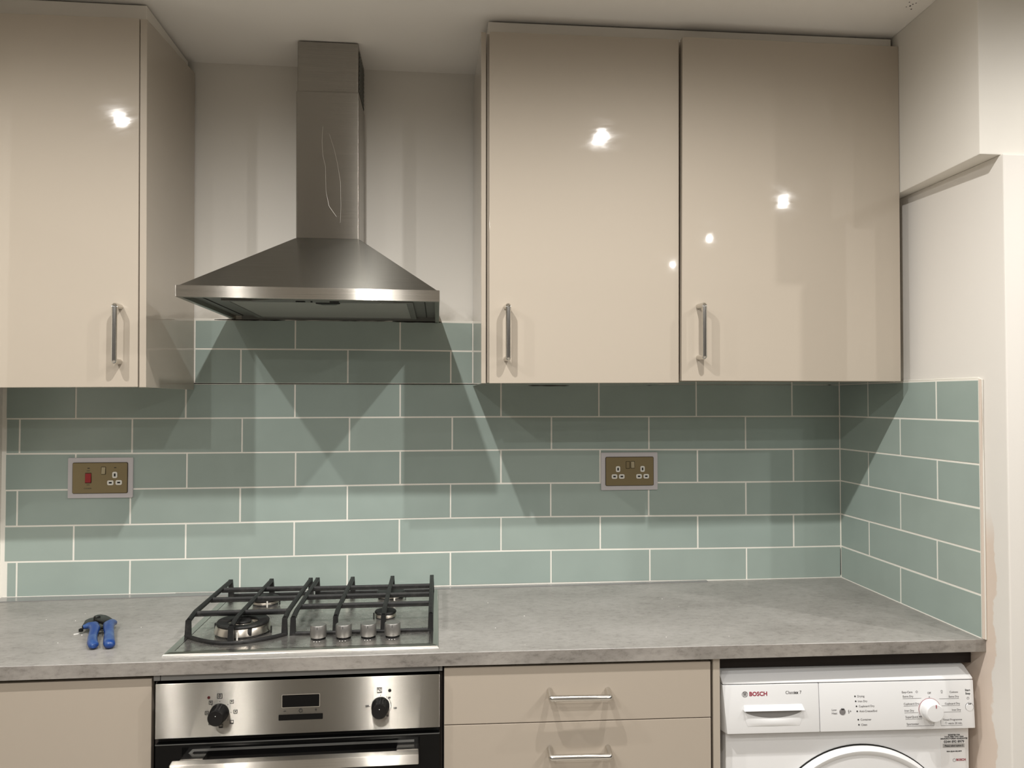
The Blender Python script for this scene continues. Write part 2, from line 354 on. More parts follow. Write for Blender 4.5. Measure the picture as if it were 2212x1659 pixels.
for r in range(1, 9):
    js = [XL] + JN[r] + [0.0] if r <= 6 else [XC1] + JN[r] + [XC2]
    for i in range(len(js) - 1):
        a0 = js[i] + (.001 if i == 0 else G); a1 = js[i + 1] - (.0012 if i == len(js) - 2 else G)
        if r == 1 and i == 0: a0 = -2.4555
        if r in (3, 5) and i == 0: a0 = -2.462
        tile('x', a0, a1, lambda x, q=r: lerp(LN[q - 1], x), lambda x, q=r: lerp(LN[q], x), wall_back, TILES[random.randrange(3)])
for r in range(1, 7):
    js = [-.606] + RJ[r] + [-.0005]
    for i in range(len(js) - 1):
        a0 = js[i] + (0 if i == 0 else G); a1 = js[i + 1] - (.0012 if i == len(js) - 2 else G)
        tile('y', a0, a1, lambda x, q=r: lerp(RL[q - 1], x), lambda x, q=r: lerp(RL[q], x), wall_right, TILES[random.randrange(3)])
g = MB()
g.box(-2.474, .008, .0007, .0078, 0, .6025); g.box(-1.957, -1.150, .0007, .0078, .60, .790)
obj('grout', g, GROUT, wall_back)
g = MB().box(.0007, .0078, -.6065, .0007, 0, .6038)
obj('grout', g, GROUT, wall_right)
obj('tile_edge', MB().box(.0005, .0085, -.6125, -.6068, .0, .602).bevel(.001, 1), TILEEDGE, wall_right, label='raw plaster-smeared end of the tiling')
g = MB().tube([(.0055, -.6128, .0), (.0055, -.6135, .2), (.0055, -.6128, .4), (.0055, -.613, .6), (.0055, -.60, .6055), (.0055, -.3, .6062)], .0022, 6)
obj('filler_bead', g, SILICONE, wall_right)

def ragged(name, x0, x1, z, h, n, y=-.0008):
    random.seed(int(abs(x0) * 1000)); top = []; bot = []
    for i in range(n + 1):
        x = x0 + (x1 - x0) * i / n; k = .15 if i in (0, n) else random.uniform(.45, 1.0)
        top.append((x, z + h * k * .5)); bot.append((x, z - h * k * .5))
    obj(name, MB().prism(bot + top[::-1], y, .004, 'y'), DARKHOLE, wall_back)
ragged('open_joint', -1.900, -1.700, .7868, .0040, 14); ragged('open_joint', -1.695, -1.400, .7888, .0048, 18); ragged('open_joint', -1.390, -1.245, .7862, .0060, 10)
ragged('open_joint', -.985, -.860, .5975, .0050, 9); ragged('open_joint', -.66, -.60, .6000, .0040, 5); ragged('open_joint', -.055, -.010, .6030, .005, 4)
obj('open_joint', MB().prism([(-.0030, .008), (-.0008, .008), (-.0008, .092), (-.0022, .080), (-.0026, .05)], -.0006, .004, 'y'), DARKHOLE, wall_back)

# ================================================================== wall cabinets
def handle(parent, a, b, out, r=.0066):
    # bar handle: a, b are the post feet on the door face; out is the vector the bar stands off by
    a, b, o_ = Vector(a), Vector(b), Vector(out); d = (b - a).normalized()
    def arc(c, s, e, n=4):
        return [c + s * math.cos(t) + e * math.sin(t) for t in [math.pi / 2 * k / n for k in range(n + 1)]]
    rr = .004; path = [a] + arc(a + o_ - o_.normalized() * rr + d * rr, -d * rr, o_.normalized() * rr) + arc(b + o_ - o_.normalized() * rr - d * rr, o_.normalized() * rr, d * rr) + [b]
    h = obj('handle', MB().tube(path, r, 16), CHROME, parent, smooth=50, label='bar handle of brushed steel')
    return h
def carcass(x0, x1, yf, z0, z1):
    t = .016; m = MB(); m.box(x0, x0 + t, yf, .0, z0, z1); m.box(x1 - t, x1, yf, .0, z0, z1); m.box(x0 + t, x1 - t, yf, 0, z0, z0 + t); m.box(x0 + t, x1 - t, yf, 0, z1 - t, z1); m.box(x0 + t, x1 - t, -.01, -.004, z0 + t, z1 - t)
    return m
# left cabinet (its left part runs out of the picture to the side wall)
wc = thing('wall_cabinet', 'glossy beige wall cabinet left of the extractor hood, against the left wall', 'cabinet', (-2.21, -.18, .585))
obj('carcass', carcass(-2.4725, -1.9715, -.338, .585, 1.478), CARC, wc)
d = obj('door', MB().hexa([(-2.4700, -.360, .5815), (-1.9735, -.360, .5845), (-1.9735, -.341, .5845), (-2.4700, -.341, .5815),
                           (-2.4700, -.360, 1.4745), (-1.9790, -.360, 1.4800), (-1.9790, -.341, 1.4800), (-2.4700, -.341, 1.4745)]).bevel(.001, 2), GLOSS, wc)
handle(d, (-2.0150, -.360, .7765), (-2.0150, -.360, .6445), (0, -.034, 0))
obj('end_panel', MB().hexa([(-1.9705, -.359, .5835), (-1.9545, -.359, .5835), (-1.9545, -.002, .5835), (-1.9705, -.002, .5835),
                            (-1.9775, -.359, 1.4795), (-1.9615, -.359, 1.4795), (-1.9605, -.002, 1.504), (-1.9775, -.002, 1.504)]).bevel(.0008, 1), CARC, wc)
fs = obj('filler_strip', MB().box(-2.47, -1.9785, -.3165, -.2985, 1.475, 1.5345).bevel(.0008, 1), TRIMM, label='flat beige filler strip between ceiling and the cabinet left of the hood', category='trim')
obj('return_piece', MB().box(-1.9965, -1.9787, -.2985, -.006, 1.4800, 1.5345).bevel(.0008, 1), TRIMM, fs)
# right pair
wb = thing('wall_cabinet', 'glossy beige wall cabinet directly right of the extractor hood, handle at its lower left', 'cabinet', (-.88, -.18, .597))
obj('carcass', carcass(-1.1325, -.6365, -.338, .5975, 1.494), CARC, wb)
d = obj('door', MB().hexa([(-1.1268, -.360, .5955), (-.6372, -.360, .5980), (-.6372, -.341, .5980), (-1.1268, -.341, .5955),
                           (-1.1272, -.360, 1.4900), (-.6325, -.360, 1.4935), (-.6325, -.341, 1.4935), (-1.1272, -.341, 1.4900)]).bevel(.001, 2), GLOSS, wb)
handle(d, (-1.0850, -.360, .7880), (-1.0850, -.360, .6570), (.003, -.034, 0))
obj('end_panel', MB().hexa([(-1.1465, -.346, .5955), (-1.1345, -.346, .5955), (-1.1345, -.002, .5955), (-1.1515, -.002, .5955),
                            (-1.1475, -.346, 1.4945), (-1.1345, -.346, 1.4945), (-1.1345, -.002, 1.4945), (-1.1515, -.002, 1.4945)]).bevel(.0008, 1), CARC, wb)
wr = thing('wall_cabinet', 'glossy beige wall cabinet in the right corner, the wider one beside the bulkhead', 'cabinet', (-.33, -.18, .600))
obj('carcass', carcass(-.6355, -.0320, -.338, .6015, 1.497), CARC, wr)
d = obj('door', MB().hexa([(-.6330, -.371, .6028), (-.0325, -.364, .6030), (-.0325, -.345, .6030), (-.6330, -.352, .6028),
                           (-.6262, -.371, 1.4955), (-.0285, -.364, 1.5018), (-.0285, -.345, 1.5018), (-.6262, -.352, 1.4955)]).bevel(.001, 2), GLOSS, wr)
handle(d, (-.5880, -.3705, .7945), (-.5885, -.3705, .6625), (.004, -.034, 0))
fs2 = obj('filler_strip', MB().hexa([(-1.1275, -.3235, 1.4800), (-.0330, -.3380, 1.4900), (-.0330, -.3200, 1.4900), (-1.1275, -.3055, 1.4800),
                                     (-1.1275, -.3235, 1.5335), (-.0330, -.3380, 1.5335), (-.0330, -.3200, 1.5335), (-1.1275, -.3055, 1.5335)]).bevel(.0008, 1), TRIMM,
          label='long flat beige filler strip between ceiling and the two right-hand cabinets', category='trim')
obj('return_piece', MB().box(-1.1275, -1.1115, -.3050, -.006, 1.4965, 1.5335).bevel(.0008, 1), TRIMM, fs2)

# ================================================================== cooker hood
hood = thing('extractor_hood', 'stainless steel chimney extractor hood above the gas hob', 'extractor hood', (-1.552, -.24, .787))
XL_, XR_, YF_ = -1.8508, -1.2522, -.475
zl, zr = .8151, .8113; bl, br = .7880, .7842
fr = MB(); t = .0012
lipv = [(XL_, -.001), (XL_, YF_), (XR_, YF_), (XR_, -.001)]
# lip: a hollow band round three sides (front and two sides) with returned lower edge
fr.hexa([(XL_, YF_, bl), (XR_, YF_, br), (XR_, YF_ + .012, br), (XL_, YF_ + .012, bl), (XL_, YF_, zl), (XR_, YF_, zr), (XR_, YF_ + .012, zr), (XL_, YF_ + .012, zl)])
fr.hexa([(XL_, YF_ + .012, bl), (XL_ + .012, YF_ + .012, bl), (XL_ + .012, 0, bl), (XL_, 0, bl), (XL_, YF_ + .012, zl), (XL_ + .012, YF_ + .012, zl), (XL_ + .012, 0, zl), (XL_, 0, zl)])
fr.hexa([(XR_ - .012, YF_ + .012, br), (XR_, YF_ + .012, br), (XR_, 0, br), (XR_ - .012, 0, br), (XR_ - .012, YF_ + .012, zr), (XR_, YF_ + .012, zr), (XR_, 0, zr), (XR_ - .012, 0, zr)])
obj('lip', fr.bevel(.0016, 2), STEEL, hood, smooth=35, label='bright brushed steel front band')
# canopy pyramid
cz = .9935; ci = .004
cb = MB(); lo = [(XL_ + ci, 0, zl - .001), (XL_ + ci, YF_ + ci, zl - .001), (XR_ - ci, YF_ + ci, zr - .001), (XR_ - ci, 0, zr - .001)]
hi = [(-1.6415, 0, cz), (-1.6415, -.1670, cz), (-1.4705, -.1670, cz), (-1.4705, 0, cz)]
A = [cb.b.verts.new(q) for q in lo]; Bv = [cb.b.verts.new(q) for q in hi]
for i in range(3): cb.b.faces.new((A[i], A[i + 1], Bv[i + 1], Bv[i]))
cb.b.faces.new(Bv); cb.b.faces.new(A[::-1])
cb.b.faces.new((A[3], A[0], Bv[0], Bv[3]))
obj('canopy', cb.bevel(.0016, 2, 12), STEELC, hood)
# chimney: lower sleeve over a narrower telescopic upper sleeve
obj('chimney_lower', MB().hexa([(-1.6400, -.1655, cz), (-1.4720, -.1655, cz), (-1.4720, -.001, cz), (-1.6400, -.001, cz),
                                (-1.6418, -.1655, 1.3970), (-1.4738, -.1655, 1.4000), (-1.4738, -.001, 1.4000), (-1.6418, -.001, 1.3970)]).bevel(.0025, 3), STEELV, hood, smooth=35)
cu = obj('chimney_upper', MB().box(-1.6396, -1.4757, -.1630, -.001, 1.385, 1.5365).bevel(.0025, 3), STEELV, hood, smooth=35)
ve = MB().box(-1.4760, -1.4750, -.148, -.012, 1.408, 1.522)
obj('vent_grille', ve, BLACKM, cu, label='black side vent grille')
ve = MB()
for k in range(9): ve.hexa([(-1.4752, -.148, 1.410 + k * .0126), (-1.4742, -.148, 1.410 + k * .0126), (-1.4742, -.012, 1.410 + k * .0126), (-1.4752, -.012, 1.410 + k * .0126),
                            (-1.4752, -.148, 1.415 + k * .0126), (-1.4742, -.148, 1.415 + k * .0126), (-1.4742, -.012, 1.415 + k * .0126), (-1.4752, -.012, 1.415 + k * .0126)])
for k in range(1, 8): ve.box(-1.4751, -1.4742, -.148 + k * .017, -.145 + k * .017, 1.408, 1.522)
obj('vent_bars', ve, UNDER, cu)
def scratch(pts):
    m = MB().tube([(x, -.1657, z) for x, z in pts], .00045, 5); obj('scratch', m, CHROME, hood, label='long pale curved scratch on the chimney')
scratch([(-1.5702, 1.3017), (-1.5724, 1.2627), (-1.5698, 1.2203), (-1.5627, 1.1923), (-1.5609, 1.1217), (-1.5525, 1.0831), (-1.5323, 1.0544)])
scratch([(-1.5529, 1.2818), (-1.5395, 1.239), (-1.5307, 1.2004), (-1.5225, 1.1511), (-1.5208, 1.0804), (-1.5223, 1.038)])
# underside: recessed tray, framed filter, control panel with slide switches and lamp cover
ub = .7885
obj('underside_tray', MB().box(XL_ + .012, XR_ - .012, YF_ + .012, -.002, ub + .010, ub + .014), UNDER, hood)
fl = MB(); fx0, fx1, fy0, fy1 = -1.775, -1.318, -.385, -.012
fl.box(fx0, fx1, fy0, fy0 + .014, ub + .003, ub + .010); fl.box(fx0, fx1, fy1 - .014, fy1, ub + .003, ub + .010)
fl.box(fx0, fx0 + .016, fy0 + .014, fy1 - .014, ub + .003, ub + .010); fl.box(fx1 - .016, fx1, fy0 + .014, fy1 - .014, ub + .003, ub + .010)
ff = obj('filter_frame', fl.bevel(.001, 1), UNDER, hood)
obj('filter_mesh', MB().box(fx0 + .016, fx1 - .016, fy0 + .014, fy1 - .014, ub + .005, ub + .008), FILT, ff, label='aluminium grease filter mesh')
obj('filter_catch', MB().prism([(-1.555, -.370), (-1.495, -.370), (-1.508, -.345), (-1.542, -.345)], ub + .0005, ub + .005).bevel(.001, 1), BLACKP, ff)
seam = MB(); seam.box(-1.290, -1.2875, -.440, -.02, ub + .0085, ub + .0105); seam.box(-1.8160, -1.8135, -.440, -.02, ub + .0085, ub + .0105)
seam.b.free()
for sx_ in (-1.290, -1.8160): obj('seam', MB().box(sx_, sx_ + .0025, -.440, -.02, ub + .0085, ub + .0105), BLACKM, hood)
cp = obj('control_panel', MB().prism([(-1.70, -.400), (-1.645, -.425), (-1.43, -.425), (-1.405, -.412), (-1.36, -.400), (-1.38, -.388), (-1.68, -.388)], ub + .0015, ub + .010).bevel(.001, 1), UNDER, hood)
for x in (-1.595, -1.560, -1.515):
    obj('slide_switch', MB().box(x, x + (.004 if x == -1.560 else .022), -.411, -.403, ub - .001, ub + .003).bevel(.0005, 1), BLACKP, cp)
obj('indicator', MB().lathe([(0, ub - .001), (.004, ub), (.004, ub + .004)], (-1.395, -.396, 0), seg=12), CHROME, cp)
obj('rear_flange', MB().box(XL_ + .03, XR_ - .004, -.010, -.002, ub - .0005, ub + .012), UNDER, hood)

# ================================================================== sockets
def rrect(x0, x1, z0, z1, r, n=4):
    pts = []
    for cx, cz_, a in ((x1 - r, z1 - r, 0), (x0 + r, z1 - r, 90), (x0 + r, z0 + r, 180), (x1 - r, z0 + r, 270)):
        for k in range(n + 1):
            t = math.radians(a + 90 * k / n); pts.append((cx + r * math.cos(t), cz_ + r * math.sin(t)))
    return pts
def pinhole(par, x, z, vert):
    w, h = (.0066, .0088) if vert else (.0085, .0068)
    o = obj('socket_insert', MB().prism(rrect(x - w, x + w, z - h, z + h, .0040), -.0104, -.0085, 'y'), WPLAS, par)
    a, b = (.0024, .0042) if vert else (.0040, .0023)
    obj('pin_slot', MB().box(x - a, x + a, -.0106, -.0100, z - b, z + b), BLACKM, o)
def rocker(par, x, z, w, h, m, up=True, name='rocker_switch'):
    q = MB(); t0, t1 = (.0030, .0008) if up else (.0006, .0006)
    q.hexa([(x - w, -.0090 - t0, z - h), (x + w, -.0090 - t0, z - h), (x + w, -.0085, z - h), (x - w, -.0085, z - h), (x - w, -.0090 - t1, z + h), (x + w, -.0090 - t1, z + h), (x + w, -.0085, z + h), (x - w, -.0085, z + h)])
    obj('switch_surround', MB().prism(rrect(x - w - .0011, x + w + .0011, z - h - .0015, z + h + .0011, .0012, 2), -.0092, -.0085, 'y'), BRASSD, par)
    return obj(name, q.bevel(.0006, 1), m, par)
def socket_base(root, x0, x1, z0, z1, ins):
    obj('surround', MB().prism(rrect(x0, x1, z0, z1, .003), -.0050, .0004, 'y').bevel(.0012, 2), GREYP, root, label='grey plastic surround')
    obj('plate_edge', MB().prism(rrect(x0 + ins - .0012, x1 - ins + .0012, z0 + ins - .0012, z1 - ins + .0012, .004), -.0070, -.0045, 'y'), BRASSD, root)
    return obj('face_plate', MB().prism(rrect(x0 + ins, x1 - ins, z0 + ins, z1 - ins, .003), -.0087, -.0045, 'y').bevel(.0006, 1), BRASS, root, label='antique brass face plate')
ck = thing('cooker_socket', 'brass cooker switch and socket with a red rocker, on the tiles at left', 'socket', (-2.207, -.002, .277))
cpl = socket_base(ck, -2.2950, -2.1190, .2760, .3900, .0145)
def cx(u): return -2.2950 + (u - 225) / (1955 - 225) * .176      # plate drawing units to metres
def czz(v): return .3895 - (v - 225) / (1300 - 225) * .1125
obj('rocker_surround', MB().prism(rrect(cx(700), cx(868), czz(905), czz(622), .0015, 2), -.0092, -.0085, 'y'), BRASSD, cpl)
obj('red_rocker', MB().hexa([(cx(708), -.0125, czz(885)), (cx(860), -.0125, czz(885)), (cx(860), -.0085, czz(885)), (cx(708), -.0085, czz(885)),
                             (cx(708), -.0098, czz(640)), (cx(860), -.0098, czz(640)), (cx(860), -.0085, czz(640)), (cx(708), -.0085, czz(640))]).bevel(.0008, 2), REDP, cpl, label='red cooker isolator rocker')
rocker(cpl, cx(1185), czz(565), .0052, .0098, BRASSL)
pinhole(cpl, cx(1490), czz(685), True); pinhole(cpl, cx(1375), czz(895), False); pinhole(cpl, cx(1598), czz(890), False)
for u in (790, 1495): obj('neon', MB().box(cx(u) - .003, cx(u) + .003, -.0091, -.0085, czz(500) - .0011 if u < 1000 else czz(487) - .0010, czz(500) + .0011 if u < 1000 else czz(487) + .0010), BLACKM, cpl)
for s, u, v_ in (('OFF', 782, 572), ('ON', 780, 950), ('COOKER', 772, 1045)): text('lettering', s, .0050, (cx(u), -.0088, czz(v_)), FRONT, INK, cpl)
ds = thing('double_socket', 'brass double wall socket on the tiles under the right-hand cabinets', 'socket', (-.676, -.002, .281))
dpl = socket_base(ds, -.7632, -.5876, .2808, .3948, .0145)
def dx(u): return -.7632 + (u - 245) / (1940 - 245) * .1756
def dz(v): return .3948 - (v - 235) / (1370 - 235) * .1140
rocker(dpl, dx(1035), dz(610), .0052, .0102, BRASS, up=False); rocker(dpl, dx(1178), dz(605), .0052, .0098, BRASSL)
for u0 in (738, 1470):
    pinhole(dpl, dx(u0), dz(733), True); pinhole(dpl, dx(u0 - 106), dz(955), False); pinhole(dpl, dx(u0 + 110), dz(955), False)

# ================================================================== worktop
FRN = [(-2.474, -.572), (-2.158, -.5747), (-1.245, -.5795), (-.6435, -.5926), (.006, -.610)]
BT = [(-2.474, -.0290), (-2.158, -.0294), (-1.245, -.0290), (-.6435, -.0300), (.006, -.0285)]
m = MB(); xs = [-2.474, -2.158, -1.85, -1.55, -1.245, -.95, -.6435, -.32, .0075]
rings = []
for x in xs:
    yf, zb = lerp(FRN, x), lerp(BT, x); e = .0012
    rings.append([m.b.verts.new(q) for q in [(x, .0012, zb), (x, yf, zb), (x, yf, -e), (x, yf + e, 0), (x, .0012, 0)]])
for A, Bv in zip(rings, rings[1:]):
    for k in range(5): f = m.b.faces.new((A[k], A[(k + 1) % 5], Bv[(k + 1) % 5], Bv[k])); f.material_index = 1 if k == 1 else 0
m.b.faces.new(rings[0][::-1]); m.b.faces.new(rings[-1])
wt = obj('worktop', m, [WT, WTE], label='long grey concrete-effect worktop running wall to wall under the tiles', category='worktop')
m = MB(); m.prism([(-2.466, -.0003), (-2.474, -.050), (-2.12, -.040), (-1.80, -.033), (-1.245, -.027), (-.92, -.0235), (-.436, -.0155), (-.434, -.0005)], .0001, .0022)
obj('seal_strip', m, STRIP, wt, label='shiny grey sealing strip along the back edge')
obj('seal_bead', MB().tube([(-2.466, -.001, .002), (-2.0, -.001, .002)], .0016, 6), SILICONE, wt)
obj('seal_bead', MB().tube([(-.434, -.001, .001), (-.002, -.001, .001)], .0016, 6), SILICONE, wt)
obj('seal_bead', MB().tube([(-.001, -.002, .001), (-.001, -.606, .001)], .0016, 6), SILICONE, wt)

obj('support_batten', MB().hexa([(-.6175, -.536, -.0705), (.0070, -.560, -.0705), (.0070, -.520, -.0705), (-.6175, -.515, -.0705), (-.6175, -.536, -.0295), (.0070, -.560, -.0295), (.0070, -.520, -.0295), (-.6175, -.515, -.0295)]), mat('dark_brown_chipboard', (.022, .015, .012), .8), wt, label='dark brown batten under the worktop above the tumble dryer')

# ================================================================== gas hob
hob = thing('gas_hob', 'stainless steel four-burner gas hob set into the worktop', 'hob', (-1.549, -.295, 0))
hx0, hx1, hy0, hy1 = -1.8464, -1.2523, -.5495, -.0430
def ring_plate(m, outer, inner):          # sloped rim between two rectangles (x0,x1,y0,y1,z)
    o = [(outer[0], outer[2], outer[4]), (outer[1], outer[2], outer[4]), (outer[1], outer[3], outer[4]), (outer[0], outer[3], outer[4])]
    i_ = [(inner[0], inner[2], inner[4]), (inner[1], inner[2], inner[4]), (inner[1], inner[3], inner[4]), (inner[0], inner[3], inner[4])]
    A = [m.b.verts.new(q) for q in o]; Bv = [m.b.verts.new(q) for q in i_]
    for k in range(4): m.b.faces.new((A[k], A[(k + 1) % 4], Bv[(k + 1) % 4], Bv[k]))
m = MB(); prof = [(0, .0002), (.0010, .0026), (.0038, .0050), (.0130, .0066), (.0205, .0060)]
for (d0, z0_), (d1, z1_) in zip(prof, prof[1:]):
    ring_plate(m, (hx0 + d0, hx1 - d0, hy0 + d0, hy1 - d0, z0_), (hx0 + d1, hx1 - d1, hy0 + d1, hy1 - d1, z1_))
obj('rim', m, RIMST, hob, label='polished rim of the hob')
m = MB()
ins = (hx0 + .022, hx1 - .022, hy0 + .020, hy1 - .020)
m.box(ins[0], ins[1], ins[2], ins[3], .0040, .0060)
plate = obj('plate', m, HOBST, hob)
BUR = [(-1.7100, -.4120, .062, 'wok'), (-1.7130, -.1650, .036, 'mid'), (-1.3840, -.1280, .038, 'mid'), (-1.3850, -.3260, .0265, 'small')]
for bx, by, br_, kind in BUR:
    R1 = br_ * 1.45
    dish = obj('burner_dish', MB().lathe([(R1, .0061), (R1 * .93, .0068), (R1 * .80, .0064), (br_ * .95, .0090), (br_ * .5, .0095), (0, .0095)], (bx, by, 0), seg=40), HOBST, hob, smooth=60)
    if kind == 'wok':
        ringb = obj('burner_base', MB().lathe([(br_ * .96, .0085), (br_ * .97, .0135), (br_ * .9, .0145), (br_ * .7, .0145)], (bx, by, 0), seg=48), ENAM, hob, smooth=50)
        obj('flame_ring', MB().lathe([(br_ * 1.0, .0130), (br_ * 1.04, .0145), (br_ * .99, .0260), (br_ * .95, .0300), (br_ * .60, .0300), (br_ * .50, .020), (br_ * .50, .0145)], (bx, by, 0), seg=48), ALU, hob, smooth=40, label='bright outer flame ring of the wok burner')
        obj('burner_cap', MB().lathe([(br_ * .93, .0300), (br_ * .96, .0335), (br_ * .93, .0365), (br_ * .56, .0350), (br_ * .53, .0325), (br_ * .55, .0300)], (bx, by, 0), seg=48), IRON, hob, smooth=40, label='black ring-shaped cap')
        obj('inner_burner', MB().lathe([(br_ * .42, .014), (br_ * .42, .026), (br_ * .34, .0315), (br_ * .10, .0320), (0, .0320)], (bx, by, 0), seg=32), ALU, hob, smooth=40)
        obj('inner_cap', MB().lathe([(br_ * .30, .0320), (br_ * .31, .0345), (br_ * .27, .0370), (0, .0375)], (bx, by, 0), seg=32), IRON, hob, smooth=40)
        notch = MB()
        for k in range(3):
            a = math.radians(-62 + 120 * k); ux, uy = math.cos(a), math.sin(a); notch.box(bx + ux * br_ * .98 - .004, bx + ux * br_ * .98 + .004, by + uy * br_ * .98 - .004, by + uy * br_ * .98 + .004, .016, .0306)
        notch.b.free()
        for k in range(3):
            a = math.radians(-62 + 120 * k); ux, uy = math.cos(a), math.sin(a)
            obj('flame_ring_notch', MB().box(bx + ux * br_ * .98 - .004, bx + ux * br_ * .98 + .004, by + uy * br_ * .98 - .004, by + uy * br_ * .98 + .004, .016, .0306), ENAM, hob)
    else:
        obj('burner_base', MB().lathe([(br_ * .92, .0085), (br_ * .95, .0125), (br_ * .80, .013)], (bx, by, 0), seg=32), ENAM, hob, smooth=50)
        obj('flame_ring', MB().lathe([(br_ * .96, .0125), (br_ * .98, .0185), (br_ * .88, .0215), (0, .0215)], (bx, by, 0), seg=36), ALU, hob, smooth=40)
        obj('burner_cap', MB().lathe([(br_ * .99, .0212), (br_ * 1.02, .0235), (br_ * .96, .0262), (br_ * .3, .0275), (0, .0275)], (bx, by, 0), seg=36), IRON, hob, smooth=40)
    ex, ey = (bx + .012, by - br_ * 1.06) if kind != 'small' else (bx - .004, by + br_ * 1.1)
    if kind == 'wok': ex = bx + .003
    obj('spark_electrode', MB().lathe([(0, .0270), (.0022, .0262), (.0022, .008)], (ex, ey, 0), seg=10), WPLAS, hob, smooth=40)
    tx = bx + br_ * (1.08 if kind != 'small' else -1.05)
    obj('flame_sensor', MB().tube([(tx, by - .012, .008), (tx, by - .012, .024)], .0018, 8), BSTEEL, hob, smooth=40)
# pan supports
def bar(m, p, q, w=.0056, h=.0068): m.tube([p, q], 1.0, 8, flat=(w, h))
def leg(m, x, y0, z0, y1, z1, w0=.0054, w1=.0066):
    m.hexa([(x - w1, y1 - w1 * .8, z1), (x + w1, y1 - w1 * .8, z1), (x + w1, y1 + w1 * .8, z1), (x - w1, y1 + w1 * .8, z1), (x - w0, y0 - w0 * .8, z0), (x + w0, y0 - w0 * .8, z0), (x + w0, y0 + w0 * .8, z0), (x - w0, y0 + w0 * .8, z0)])
ZT, ZBs = .0500, .0070
def pan_support(xs_, fronts, crosses, arc, label):
    p = thing_part = MB()
    for x, yf in zip(xs_, fronts):
        m_ = p
        # long bar with a drop near its front end
        m_.tube([(x, -.0840, ZT), (x, yf + .050, ZT), (x, yf + .004, ZT - .0065)], 1.0, 8, flat=(.0058, .0066))
        leg(m_, x, yf + .002, ZT - .004, yf, ZBs - .001)
        leg(m_, x, -.0800, ZT + .0045, -.0720, ZBs - .001, .0052, .0070)
    for y in crosses: bar(p, (xs_[0], y, ZT - .0035), (xs_[-1], y, ZT - .0035))
    if arc:
        pts = []
        for k in range(13):
            u = k / 12; x = xs_[0] - .006 + (xs_[-1] - xs_[0] + .010) * u; pts.append((x, -.430 - .062 * math.sin(math.pi * u) ** .9 - .010 * u, ZBs + .0025))
        p.tube(pts, 1.0, 8, flat=(.0050, .0045))
    else: bar(p, (xs_[0], fronts[0] - .001, ZBs + .0025), (xs_[-1], fronts[-1] - .001, ZBs + .0025), .0045, .0045)
    bar(p, (xs_[0], -.072, ZBs + .0025), (xs_[-1], -.072, ZBs + .0025), .0045, .0045)
    return obj('pan_support', p, IRON, hob, smooth=40, label=label)
pan_support([-1.8270, -1.7165, -1.6095], [-.4360, -.4930, -.4400], [-.164, -.262, -.386], True, 'left cast iron pan support with a rounded front')
pan_support([-1.5905, -1.4935, -1.3825, -1.2715], [-.4400, -.4370, -.4390, -.4400], [-.1715, -.259, -.348], False, 'right cast iron pan support with a straight front')
for k, x in enumerate([-1.5275, -1.4702, -1.4142, -1.3590]):
    kb = obj('knob', MB().lathe([(.0150, .0105), (.0178, .0110), (.0185, .0135), (.0182, .0365), (.0170, .0383), (0, .0386)], (x, -.4720, 0), seg=36), KNOBM, hob, smooth=35)
    obj('knob_collar', MB().lathe([(.0165, .006), (.0165, .0085), (.0150, .0108), (0, .0108)], (x, -.4720, 0), seg=28), BLACKP, kb, smooth=35)
    obj('knob_mark', MB().box(x - .0006, x + .0006, -.4905, -.4895, .031, .0372), INK, kb)
    dots_ = MB()
    for q in (-.006, 0, .006): dots_.lathe([(0, .0064), (.0013, .0063), (.0013, .0059)], (x + q, -.4960 + abs(q) * .2, 0), seg=8)
    obj('burner_symbol', dots_, CHIP, kb)

# ================================================================== base units
YF = lambda x: lerp(FRN, x) + .0095
def front_slab(x0, x1, z0, z1, t=.018, zr=None, zb=None):
    y0, y1 = YF(x0), YF(x1); z1r = z1 if zr is None else zr; z0r = z0 if zb is None else zb
    return MB().hexa([(x0, y0, z0), (x1, y1, z0r), (x1, y1 + t, z0r), (x0, y0 + t, z0), (x0, y0, z1), (x1, y1, z1r), (x1, y1 + t, z1r), (x0, y0 + t, z1)]).bevel(.0010, 2)
def base_carcass(x0, x1, yf):
    m = MB(); t = .016; z0, z1 = -.75, -.031
    m.box(x0, x0 + t, yf, .0, z0, z1); m.box(x1 - t, x1, yf, 0, z0, z1); m.box(x0 + t, x1 - t, yf, 0, z0, z0 + t); m.box(x0 + t, x1 - t, yf, yf + .09, z1 - .012, z1); m.box(x0 + t, x1 - t, -.012, -.004, z0, z1)
    m.box(x0, x1, yf + .045, yf + .060, -.9, z0); m.box(x0, x1, -.08, -.065, -.9, z0)
    return m
lb = thing('base_cabinet', 'satin beige base cabinet below the worktop, left of the oven', 'cabinet', (-2.165, -.29, -.9))
obj('carcass', base_carcass(-2.4725, -1.8700, -.5420), CARCIN, lb)
d = obj('door', front_slab(-2.4690, -1.8590, -.745, -.0385), SATIN, lb)
dw = thing('drawer_unit', 'satin beige drawer unit with bar handles between oven and tumble dryer', 'drawer unit', (-.94, -.29, -.9))
obj('carcass', base_carcass(-1.2420, -.6395, -.5500), CARCIN, dw)
for i, (a, b_, hz) in enumerate([(-.1605, -.0365, -.0928), (-.2880, -.1625, -.2205), (-.7450, -.2900, -.3480)]):
    dd = obj('drawer', front_slab(-1.2405, -.6405, a, b_, zr=b_ - (.0020 if i == 0 else .0022), zb=a - .0022), SATIN, dw)
    yv = YF(-.94)
    handle(dd, (-1.0070, yv, hz), (-.8765, yv - .0015, hz - .0022), (-.002, -.034, -.004))
obj('end_panel', MB().box(-.6345, -.6185, -.583, -.002, -.90, -.031).bevel(.0008, 1), CARC, dw)
